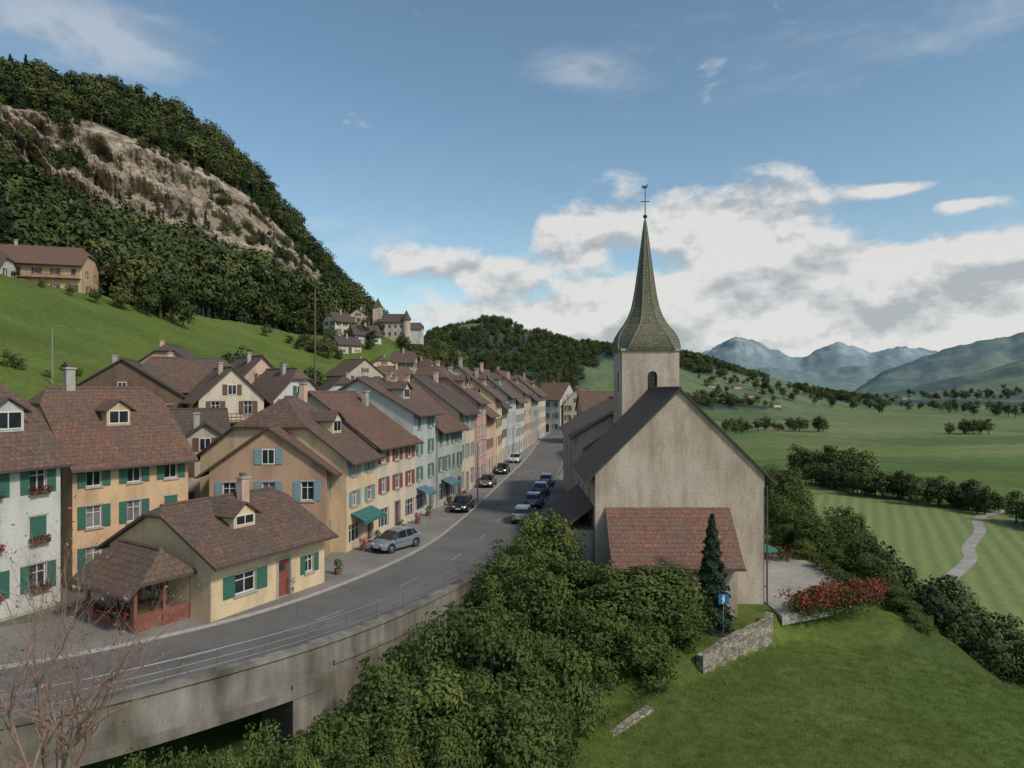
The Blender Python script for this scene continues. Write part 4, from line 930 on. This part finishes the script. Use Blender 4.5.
for i,(u,v,Yv,w) in enumerate(near):
    x=U(u,Yv); zg=hp(x,Yv); zt=Zv(v,Yv); hg=max(zt-zg,1.0)/.97
    if i in (0,7,10): put('deciduous_tree',NT[i%2],x,Yv,zg-.2,max(hg*.95,w*1.4),hg+.2)
    else: put('shrub',SHM[i%5],x,Yv,zg-.3,w*random.uniform(1.0,1.2),hg+.35)
# ivy hanging over the parapet
rsf=np.random.RandomState(4)
pts_=[];nm_=[]
for k in range(60):
    L_=rsf.uniform(cum[ip]+1,cum[i60]-4); p,t_,n_=at_len(L_); wd=rsf.uniform(.3,.9); ln=rsf.uniform(.5,3.2)
    m_=int(130*wd*ln); s_=rsf.normal(0,wd*.5,m_); zz_=rsf.uniform(0,1,m_)**1.1*ln; 
    q_=np.stack([p[0]+n_[0]*(4.14+rsf.uniform(0,.18,m_))+t_[0]*s_,p[1]+n_[1]*(4.14+rsf.uniform(0,.18,m_))+t_[1]*s_,-4.2+ln-zz_+rsf.uniform(0,1)],1); pts_.append(q_); nm_.append(np.tile([n_[0],n_[1],.4],(m_,1)))
pts_=np.concatenate(pts_); nm_=np.concatenate(nm_); me=leafmesh('ivy',pts_,.13,rsf.uniform(0,1,len(pts_)),LEAF,norm=nm_); o=bpy.data.objects.new('ivy',me); scene.collection.objects.link(o)
put('spruce_tree',SPR,U(712,43),43,-3.6,7.0,7.9)
for (u,v,Yv,w,me_) in [(795,500,66,4.5,1),(815,512,62,4,2),(840,505,66,5,0),(858,530,60,4.5,3),(872,552,56,3.6,1),(805,535,61,3,3),(785,520,64,3,2),(890,575,52,3.2,0),(905,595,50,2.8,2),(835,545,60,3,1),(800,478,74,5,3),(775,490,72,4,0),(850,500,74,6,2),(880,545,63,4,1),(920,610,48,2.6,3),(790,462,84,5,2),(772,462,90,5,1)]:
    x=U(u,Yv); zg=min(hp(x,Yv),-2.9); hg=max(Zv(v,Yv)-zg,1.2); put('garden_shrub',SHM[me_],x,Yv,zg-.2,w,hg)
def bed(name,pts,w,hgt,n,mat,mat2,frac):
    P=catmull(pts,10); k=rsf.randint(0,len(P),n); x=P[k,0]+rsf.normal(0,w*.4,n); y=P[k,1]+rsf.normal(0,w*.4,n); hh_=hgt*(.45+.8*fbm(x*1.2,y*1.2,2))
    z=-3.3+rsf.uniform(0,1,n)**.6*hh_; c_=np.stack([x,y,z],1); red=(rsf.uniform(0,1,n)<frac)&(z>-3.3+.4*hh_)&(fbm(x*1.7+4,y*1.7,2)>.3)
    me=leafmesh(name,c_[~red],.13,rsf.uniform(0,1,(~red).sum()),mat2); o=bpy.data.objects.new(name,me); scene.collection.objects.link(o)
    me2=leafmesh('blossoms',c_[red],.12,rsf.uniform(0,1,red.sum()),mat); o2=bpy.data.objects.new('blossoms',me2); scene.collection.objects.link(o2); o2.parent=o
bed('red_flower_bed',[(19.3,45.8),(21.5,46.8),(24,47.6),(26.0,49.2)],1.3,2.2,9500,LEAFR,LEAF,.62)
bed('rose_bush',[(20,60),(22,61),(24,60)],1.2,1.8,3000,LEAFR,LEAF,.3)
bed('rose_bush',[(18.6,52),(18.8,55)],.6,1.3,1200,LEAFR,LEAF,.35)
bed('garden_hedge',[(24.5,50.5),(25.8,53),(26,58)],.8,1.6,4000,LEAFO,LEAF,.2)
n=9000; y=rs.uniform(24,49,n); x=rs.uniform(-4,36,n); xe=np.interp(y,XEy,XEx); kk=(x<xe+5)&(sdist(x,y)>5)&~((x>6)&(x<27)&(y>44.5))
x,y=x[kk],y[kk]; scatter('lawn_grass',np.stack([x,y,h(x,y)],1),rs.uniform(.6,1.3,len(x)),GR,7)
def bare():
    mb=MB(); tips=[]; rr_=random.Random(12)
    def grow(p,d,L_,r,lev):
        n_=5; pts=[p]; rad_=[r]
        for i in range(n_):
            d=(d+Vector((rr_.gauss(0,.13),rr_.gauss(0,.13),rr_.gauss(.03,.08)))).normalized(); p=p+d*L_/n_; pts.append(p); rad_.append(r*(1-.65*(i+1)/n_)); 
            if lev<4 and i>0:
                for _ in range(2 if lev<2 else 1):
                    nd=(d+Vector((rr_.gauss(0,.55),rr_.gauss(0,.55),rr_.gauss(.1,.35)))).normalized(); grow(p,nd,L_*rr_.uniform(.45,.7),rad_[-1]*.7,lev+1)
        mb.tube([tuple(q_) for q_ in pts],rad_,TWIG,5 if lev>1 else 7,False)
        if lev>=2: tips.extend(pts[2:])
    zg=hp(-8.9,13.0); base=Vector((-8.9,13.0,zg-.3))
    mb.tube([tuple(base),(-8.8,12.9,0),(-8.8,13.0,3.2)],[.18,.14,.10],TWIG,8)
    for k in range(7): grow(Vector((-8.8,13.0,3.0+.15*k)),Vector((rr_.uniform(-.5,.35),rr_.uniform(-.4,.4),1)).normalized(),rr_.uniform(2.2,3.3),.05,1)
    e=empty('bare_tree',tuple(base)); mb.build('branches',e)
    t_=np.array([tuple(q_) for q_ in tips]); t_=t_[rsf.randint(0,len(t_),900)]+rsf.normal(0,.05,(900,3)); me=leafmesh('dry_leaves',t_,.05,rsf.uniform(0,1,900),LEAFB); o=bpy.data.objects.new('dry_leaves',me); scene.collection.objects.link(o); o.parent=e; o.location=-e.location
bare()

# ---------------------------------------------------------------- cars
TYRE=m_plain('tyre_rubber',(.02,.02,.02),.9); RIM=m_plain('alloy_rim',(.35,.35,.36),.35,.7); CGL=m_glass('car_glass',(.02,.025,.03),.05); HL=m_plain('head_lamp',(.6,.6,.6),.15); TL=m_plain('tail_lamp',(.35,.02,.015),.3); TRIMB=m_plain('black_trim',(.025,.025,.025),.6); PLATE=m_plain('number_plate',(.6,.6,.58),.5)
def paint(name,c,metal=.3):
    m,nt,b=newmat(name); n=tex(nt,'ShaderNodeTexNoise',2); nt.links.new(ramp(nt,n.outputs[0],[(.3,sc(c,.92)),(.7,sc(c,1.05))]),b.inputs['Base Color']); b.inputs['Metallic'].default_value=metal; b.inputs['Roughness'].default_value=.3; b.inputs['Coat Weight'].default_value=.6; b.inputs['Coat Roughness'].default_value=.08; return m
def car(x,y,z,ang,pm):
    mb=MB()
    st=[(-2.08,.5,.70,.66),(-2.0,.3,.9,.78),(-1.75,.26,1.0,.84),(-1.2,.24,.98,.875),(-.4,.22,.95,.88),(.5,.22,.93,.88),(1.05,.23,.92,.87),(1.55,.25,.83,.85),(1.9,.28,.72,.77),(2.08,.36,.55,.62)]
    def sec(x_,zb,zt,w): return [(x_,-w*.93,zb),(x_,-w,zb+.16),(x_,-w,(zb+zt)/2+.05),(x_,-w*.975,zt-.07),(x_,-w*.88,zt),(x_,w*.88,zt),(x_,w*.975,zt-.07),(x_,w,(zb+zt)/2+.05),(x_,w,zb+.16),(x_,w*.93,zb)]
    S_=[sec(*s) for s in st]
    for a_,b_ in zip(S_[:-1],S_[1:]):
        for k in range(10):
            j=(k+1)%10; mt=TRIMB if k in(9,) else pm; mb.poly([a_[j],b_[j],b_[k],a_[k]],mt)
    mb.poly(S_[0],pm); mb.poly(S_[-1][::-1],pm)
    zb=.93; base=[(-1.85,.72),(-1.2,.80),(-.2,.81),(.6,.80),(1.15,.72)]; top=[(-1.5,.56,1.36),(-1.05,.62,1.46),(-.3,.64,1.49),(.1,.63,1.47),(.42,.58,1.42)]
    for sg in (1,-1):
        for i in range(4):
            (xa,wa),(xb,wb)=base[i],base[i+1]; (xc,wc,zc_),(xd,wd,zd)=top[i],top[i+1]
            p=[(xa,sg*wa,zb),(xb,sg*wb,zb),(xd,sg*wd,zd-.05),(xc,sg*wc,zc_-.05)]; mb.poly(p[::-1] if sg>0 else p,CGL)
        for (bx,bw,tx_,tw_,tz,wd_) in ((-1.78,.73,-1.42,.575,1.34,.16),(-.38,.812,-.34,.645,1.44,.07),(1.12,.725,.44,.585,1.38,.07),(-1.1,.802,-1.0,.628,1.42,.05)):
            A=Vector((bx-wd_/2,sg*(bw+.008),zb-.02));B=Vector((bx+wd_/2,sg*(bw+.008),zb-.02));Cc=Vector((tx_+wd_/2,sg*(tw_+.012),tz));D=Vector((tx_-wd_/2,sg*(tw_+.012),tz)); mb.poly([A,B,Cc,D] if sg<0 else [D,Cc,B,A],pm)
    for i in range(4):
        (xc,wc,zc_),(xd,wd,zd)=top[i],top[i+1]
        mb.poly([(xc,-wc,zc_-.05),(xd,-wd,zd-.05),(xd,-wd*.8,zd),(xc,-wc*.8,zc_)],pm); mb.poly([(xc,wc*.8,zc_),(xd,wd*.8,zd),(xd,wd,zd-.05),(xc,wc,zc_-.05)],pm); mb.poly([(xc,-wc*.8,zc_),(xd,-wd*.8,zd),(xd,wd*.8,zd),(xc,wc*.8,zc_)],pm)
    mb.poly([(1.15,-.72,zb),(1.15,.72,zb),(.42,.58,1.37),(.42,-.58,1.37)],CGL); mb.poly([(.42,-.58,1.37),(.42,.58,1.37),(.42,.46,1.42),(.42,-.46,1.42)],pm)
    mb.poly([(-1.85,.72,zb),(-1.85,-.72,zb),(-1.5,-.56,1.31),(-1.5,.56,1.31)],CGL); mb.poly([(-1.5,.56,1.31),(-1.5,-.56,1.31),(-1.5,-.45,1.36),(-1.5,.45,1.36)],pm)
    for wx in (-1.28,1.3):
        for sg in (1,-1):
            mb.tube([(wx,sg*.80,.34),(wx,sg*.884,.34)],[.39,.39],TRIMB,24); mb.tube([(wx,sg*.70,.31),(wx,sg*.9,.31)],[.31,.31],TYRE,24); mb.tube([(wx,sg*.88,.31),(wx,sg*.908,.31)],[.2,.17],RIM,16)
            for q_ in range(5):
                a_=q_*1.2566; mb.obox(Vector((wx,sg*.909,.31)),Vector((math.cos(a_)*.17,0,math.sin(a_)*.17)),Vector((-math.sin(a_)*.03,0,math.cos(a_)*.03)),Vector((0,sg*.006,0)),TRIMB)
    for sg in (1,-1):
        mb.obox(Vector((1.86,sg*.45-.14,.58)),Vector((.17,0,-.03)),Vector((0,.28,0)),Vector((0,0,.13)),HL); mb.obox(Vector((-2.07,sg*.56-.13,.68)),Vector((.12,0,0)),Vector((0,.26,0)),Vector((0,0,.2)),TL)
        mb.obox(Vector((.78,sg*.86-.06,.94)),Vector((.1,0,0)),Vector((0,.17*sg,0)),Vector((0,0,.13)),pm)
        mb.obox(Vector((-1.7,sg*.884,.62)),Vector((3.2,0,0)),Vector((0,.006*sg,0)),Vector((0,0,.03)),TRIMB)
    mb.obox(Vector((2.02,-.5,.34)),Vector((.06,0,0)),Vector((0,1.0,0)),Vector((0,0,.14)),TRIMB); mb.obox(Vector((2.09,-.26,.42)),Vector((.015,0,0)),Vector((0,.52,0)),Vector((0,0,.11)),PLATE); mb.obox(Vector((-2.11,-.26,.52)),Vector((.015,0,0)),Vector((0,.52,0)),Vector((0,0,.11)),PLATE)
    o=mb.build('parked_car'); o.location=(x,y,z); o.rotation_euler=(0,0,ang)
    md=o.modifiers.new('weld','WELD'); md.merge_threshold=.002; bv=o.modifiers.new('bevel','BEVEL'); bv.width=.03; bv.segments=2; bv.limit_method='ANGLE'; bv.angle_limit=R(25)
    return o
SIL=paint('car_paint_silver',(.25,.28,.30)); DK=paint('car_paint_dark',(.025,.03,.04)); WH=paint('car_paint_white',(.5,.5,.5),0); BL=paint('car_paint_blue',(.06,.10,.17)); GY=paint('car_paint_grey',(.13,.14,.15))
def dirat(yv):
    i=iy(yv); return math.atan2(T[i][1],T[i][0])
def cpos(yv,s): i=iy(yv); p=C[i]+RN[i]*s; return p[0],p[1]
car(-8.7,51.2,.118,dirat(51)+math.pi-.35,SIL)
for yv,s,pm,z,fl in ((67,-4.3,DK,.118,math.pi),(84,-4.6,GY,.118,math.pi),(97,-4.6,DK,.118,math.pi),(63,2.3,SIL,.004,0),(71,2.4,GY,.004,0),(79,2.4,BL,.004,0),(87,2.5,SIL,.004,0),(112,-4.6,WH,.118,math.pi)):
    i=int(np.argmin(abs(C[:,1]-yv))); x_=np.interp(yv,C[:,1],C[:,0]); t=T[i]; n_=RN[i]; car(x_+n_[0]*s,yv+n_[1]*s,z,math.atan2(t[1],t[0])+fl,pm)

POLE=m_plain('galvanised_pole',(.3,.3,.29),.5,.5); WPOLE=m_plain('timber_pole',(.14,.10,.07),.9)
def lamp(x,y,z,hg,ang):
    mb=MB(); ca,sa=math.cos(ang),math.sin(ang); mb.tube([(x,y,z-.3),(x,y,z+hg*.8),(x,y,z+hg*.95),(x+ca*.3,y+sa*.3,z+hg),(x+ca*.7,y+sa*.7,z+hg+.03)],[.08,.06,.05,.04,.04],POLE,8); mb.box((x+ca*.9,y+sa*.9,z+hg+.02),.6,.2,.1,POLE,ang); mb.box((x+ca*.9,y+sa*.9,z+hg-.04),.4,.14,.03,HL,ang); mb.build('street_lamp')
lamp(U(52,80),80,hp(U(52,80),80),7,0.2); lamp(*cpos(74,-3.9),.118,6.5,0); lamp(*cpos(104,-3.9),.118,6.5,0)
mb=MB(); x_=U(315,118); z_=hp(x_,118); mb.tube([(x_,118,z_-1),(x_,118,29.5)],[.2,.12],WPOLE,8); mb.obox(Vector((x_-.9,117.9,28.6)),Vector((1.8,0,0)),Vector((0,.12,0)),Vector((0,0,.12)),WPOLE); mb.build('utility_pole')
BLU=m_plain('sign_blue',(.02,.16,.34),.4,var=.03); WHP=m_plain('sign_white',(.75,.75,.75),.5,var=.02)
mb=MB(); sx,sy=13.0,42.0; mb.tube([(sx,sy,-3.5),(sx,sy,-.55)],[.035,.035],POLE,8); mb.box((sx,sy-.06,-.85),.62,.03,.62,BLU)
mb.box((sx,sy-.078,-.85),.10,.004,.26,WHP); mb.box((sx,sy-.078,-.66),.1,.004,.1,WHP); mb.obox(Vector((sx-.05,sy-.08,-.98)),Vector((-.09,0,-.14)),Vector((.06,0,0)),Vector((0,-.004,0)),WHP); mb.obox(Vector((sx,sy-.08,-.98)),Vector((.09,0,-.14)),Vector((.06,0,0)),Vector((0,-.004,0)),WHP); mb.obox(Vector((sx-.05,sy-.08,-.75)),Vector((-.1,0,-.13)),Vector((.04,0,0)),Vector((0,-.004,0)),WHP)
mb.build('pedestrian_sign')
GRN=m_plain('parasol_canvas',(.03,.14,.09),.8)
mb=MB(); px,py=20.3,55.0; mb.tube([(px,py,-3),(px,py,-.4)],[.03,.03],POLE,6); 
for k in range(8):
    a1,a2=k*math.pi/4,(k+1)*math.pi/4; mb.poly([(px+1.1*math.cos(a1),py+1.1*math.sin(a1),-.85),(px+1.1*math.cos(a2),py+1.1*math.sin(a2),-.85),(px,py,-.35)],GRN); mb.poly([(px+1.1*math.cos(a2),py+1.1*math.sin(a2),-.86),(px+1.1*math.cos(a1),py+1.1*math.sin(a1),-.86),(px,py,-.36)],GRN)
mb.build('parasol')
mb=MB(); pts=[(20.0,47.6),(22.0,48.3),(24.6,50.2),(25.4,53)]
for (ax,ay),(bx,by) in zip(pts[:-1],pts[1:]):
    n_=4
    for k in range(n_+1): mb.box((lerp(ax,bx,k/n_),lerp(ay,by,k/n_),-2.45),.06,.06,1.0,WPOLE)
    for zz in (-2.1,-2.5): mb.obox(Vector((ax,ay,zz)),Vector((bx-ax,by-ay,0)),Vector((0,.05,0)),Vector((0,0,.06)),WPOLE)
mb.build('terrace_fence')
# potted shrubs in front of the shops
for k,(px,py) in enumerate([(-11.0,50.6),(-10.5,53.2),(-9.4,57.5),(-8.4,60.8),(-7.9,64.5),(-6.4,70.5),(-5.2,74.6),(-11.2,44.0),(-13.0,39.9)]):
    mb=MB(); mb.tube([(px,py,.118),(px,py,.5)],[.2,.27],ROOFR,10); mb.build('flower_pot')
    n=140; d_=rsf.normal(size=(n,3)); d_/=np.linalg.norm(d_,axis=1)[:,None]; c_=np.array([px,py,.8])+d_*rsf.uniform(.15,.36,(n,1)); me=leafmesh('potted_shrub',c_,.1,rsf.uniform(0,1,n),LEAF if k%3 else LEAFR,norm=d_); o=bpy.data.objects.new('potted_shrub',me); scene.collection.objects.link(o)

# ---------------------------------------------------------------- world
w=bpy.data.worlds.new('World'); scene.world=w; w.use_nodes=True; nt=w.node_tree; nt.nodes.clear()
SUN_EL=42; SUN_AZ=128
out=nt.nodes.new('ShaderNodeOutputWorld'); bg=nt.nodes.new('ShaderNodeBackground'); bg.inputs[1].default_value=.14
sky=nt.nodes.new('ShaderNodeTexSky'); sky.sky_type='NISHITA'; sky.sun_disc=False; sky.sun_elevation=R(SUN_EL); sky.sun_rotation=R(SUN_AZ); sky.air_density=1.0; sky.dust_density=1.3; sky.ozone_density=.5; sky.altitude=600
nt.links.new(mixc(nt,1.0,sky.outputs[0],(.90,1.03,.97),'MULTIPLY'),bg.inputs[0])
tc=nt.nodes.new('ShaderNodeTexCoord'); sp=nt.nodes.new('ShaderNodeSeparateXYZ'); nt.links.new(tc.outputs['Generated'],sp.inputs[0])
def M(op,a,b=None,c=None,clamp=False):
    n=nt.nodes.new('ShaderNodeMath'); n.operation=op; n.use_clamp=clamp
    for i,v in enumerate((a,b,c)):
        if v is None: continue
        if isinstance(v,(int,float)): n.inputs[i].default_value=v
        else: nt.links.new(v,n.inputs[i])
    return n.outputs[0]
az=M('ARCTAN2',sp.outputs[0],sp.outputs[1]); el=M('ARCSINE',sp.outputs[2])
def blob(u,v,wu,wv,amp):
    a=(u-512)/F; a0=math.atan(a); e0=math.atan((HZ-v)/F/math.sqrt(1+a*a)); wa=wu/F*math.cos(a0)**2; we=wv/F*math.cos(a0)
    p=M('DIVIDE',M('SUBTRACT',az,a0),wa); q=M('DIVIDE',M('SUBTRACT',el,e0),we); r=M('MULTIPLY_ADD',p,p,M('MULTIPLY',q,q))
    return M('MULTIPLY',M('POWER',2.718,M('MULTIPLY',r,-1)),amp)
def cn(dz,scale,seed,det=6,rough=.58,st=1.6):
    cb=nt.nodes.new('ShaderNodeCombineXYZ'); nt.links.new(az,cb.inputs[0]); nt.links.new(M('MULTIPLY',M('ADD',el,dz),st),cb.inputs[1]); cb.inputs[2].default_value=seed
    n=nt.nodes.new('ShaderNodeTexNoise'); n.inputs['Scale'].default_value=scale; n.inputs['Detail'].default_value=det; n.inputs['Roughness'].default_value=rough; n.inputs['Distortion'].default_value=.15; nt.links.new(cb.outputs[0],n.inputs[0]); return n.outputs[0]
cov=None
for bl in [(722,222,82,42,1.0),(572,236,44,36,.72),(945,285,170,46,.95),(770,295,180,36,.8),(498,276,42,12,.7),(425,262,70,22,.5),(590,316,240,28,.66),(900,338,280,26,.75),(895,189,54,9,.66),(972,203,48,8,.62),(1400,220,300,90,.8),(-350,200,300,60,.5)]:
    o_=blob(*bl); cov=o_ if cov is None else M('ADD',cov,o_)
n1=cn(0,9,3.3,7,.56); n2=cn(.02,9,3.3,4,.56)
dens=M('ADD',cov,M('MULTIPLY',M('SUBTRACT',n1,.5),1.5))
mr=nt.nodes.new('ShaderNodeMapRange'); mr.interpolation_type='SMOOTHSTEP'; mr.inputs[1].default_value=.24; mr.inputs[2].default_value=.56; nt.links.new(dens,mr.inputs[0])
cov2=None
for bl in [(592,72,66,20,.7),(70,28,140,46,.7),(900,35,220,34,.45),(345,238,110,24,.5)]:
    o_=blob(*bl); cov2=o_ if cov2 is None else M('ADD',cov2,o_)
n3=cn(0,5,4.2,5,.62,3.5)
mr2=nt.nodes.new('ShaderNodeMapRange'); mr2.interpolation_type='SMOOTHSTEP'; mr2.inputs[1].default_value=.1; mr2.inputs[2].default_value=.8; nt.links.new(M('ADD',cov2,M('MULTIPLY',M('SUBTRACT',n3,.5),1.2)),mr2.inputs[0])
haze=M('MULTIPLY',M('POWER',2.718,M('MULTIPLY',M('ABSOLUTE',el),-10.0)),.5)
fac=M('MAXIMUM',M('MAXIMUM',M('MULTIPLY',mr.outputs[0],.95),M('MULTIPLY',mr2.outputs[0],.42)),haze)
sh=M('ADD',M('MULTIPLY',M('SUBTRACT',n1,n2),4.5),.72,None,True)
thick=nt.nodes.new('ShaderNodeMapRange'); thick.inputs[1].default_value=.7; thick.inputs[2].default_value=1.7; thick.inputs[3].default_value=1; thick.inputs[4].default_value=.85; nt.links.new(dens,thick.inputs[0])
shd=M('MULTIPLY',sh,thick.outputs[0])
cr=nt.nodes.new('ShaderNodeValToRGB'); nt.links.new(shd,cr.inputs[0]); cr.color_ramp.elements[0].position=.15; cr.color_ramp.elements[0].color=(.50,.54,.57,1); cr.color_ramp.elements[1].position=.82; cr.color_ramp.elements[1].color=(.88,.87,.85,1)
bg2=nt.nodes.new('ShaderNodeBackground'); nt.links.new(cr.outputs[0],bg2.inputs[0]); bg2.inputs[1].default_value=.85
mx=nt.nodes.new('ShaderNodeMixShader'); nt.links.new(fac,mx.inputs[0]); nt.links.new(bg.outputs[0],mx.inputs[1]); nt.links.new(bg2.outputs[0],mx.inputs[2]); nt.links.new(mx.outputs[0],out.inputs[0])
try: w.cycles.sampling_method='NONE'
except Exception as ex: print(ex)
sl=bpy.data.lights.new('sun','SUN'); sl.energy=2.5; sl.angle=R(7.0); sl.color=(1,.92,.82); so=bpy.data.objects.new('sun',sl); scene.collection.objects.link(so)
dv=Vector((math.sin(R(SUN_AZ))*math.cos(R(SUN_EL)),math.cos(R(SUN_AZ))*math.cos(R(SUN_EL)),math.sin(R(SUN_EL)))); so.rotation_euler=dv.to_track_quat('Z','Y').to_euler(); so.location=(0,0,60)

cam=bpy.data.cameras.new('camera'); cam.lens=24; cam.sensor_width=36; cam.shift_y=6/1024; cam.clip_end=60000; cam.clip_start=.1
co=bpy.data.objects.new('camera',cam); co.location=(0,0,EYE); co.rotation_euler=(R(90),0,0); scene.collection.objects.link(co); scene.camera=co
scene.view_settings.view_transform='Standard'; scene.view_settings.look='None'; scene.view_settings.exposure=0
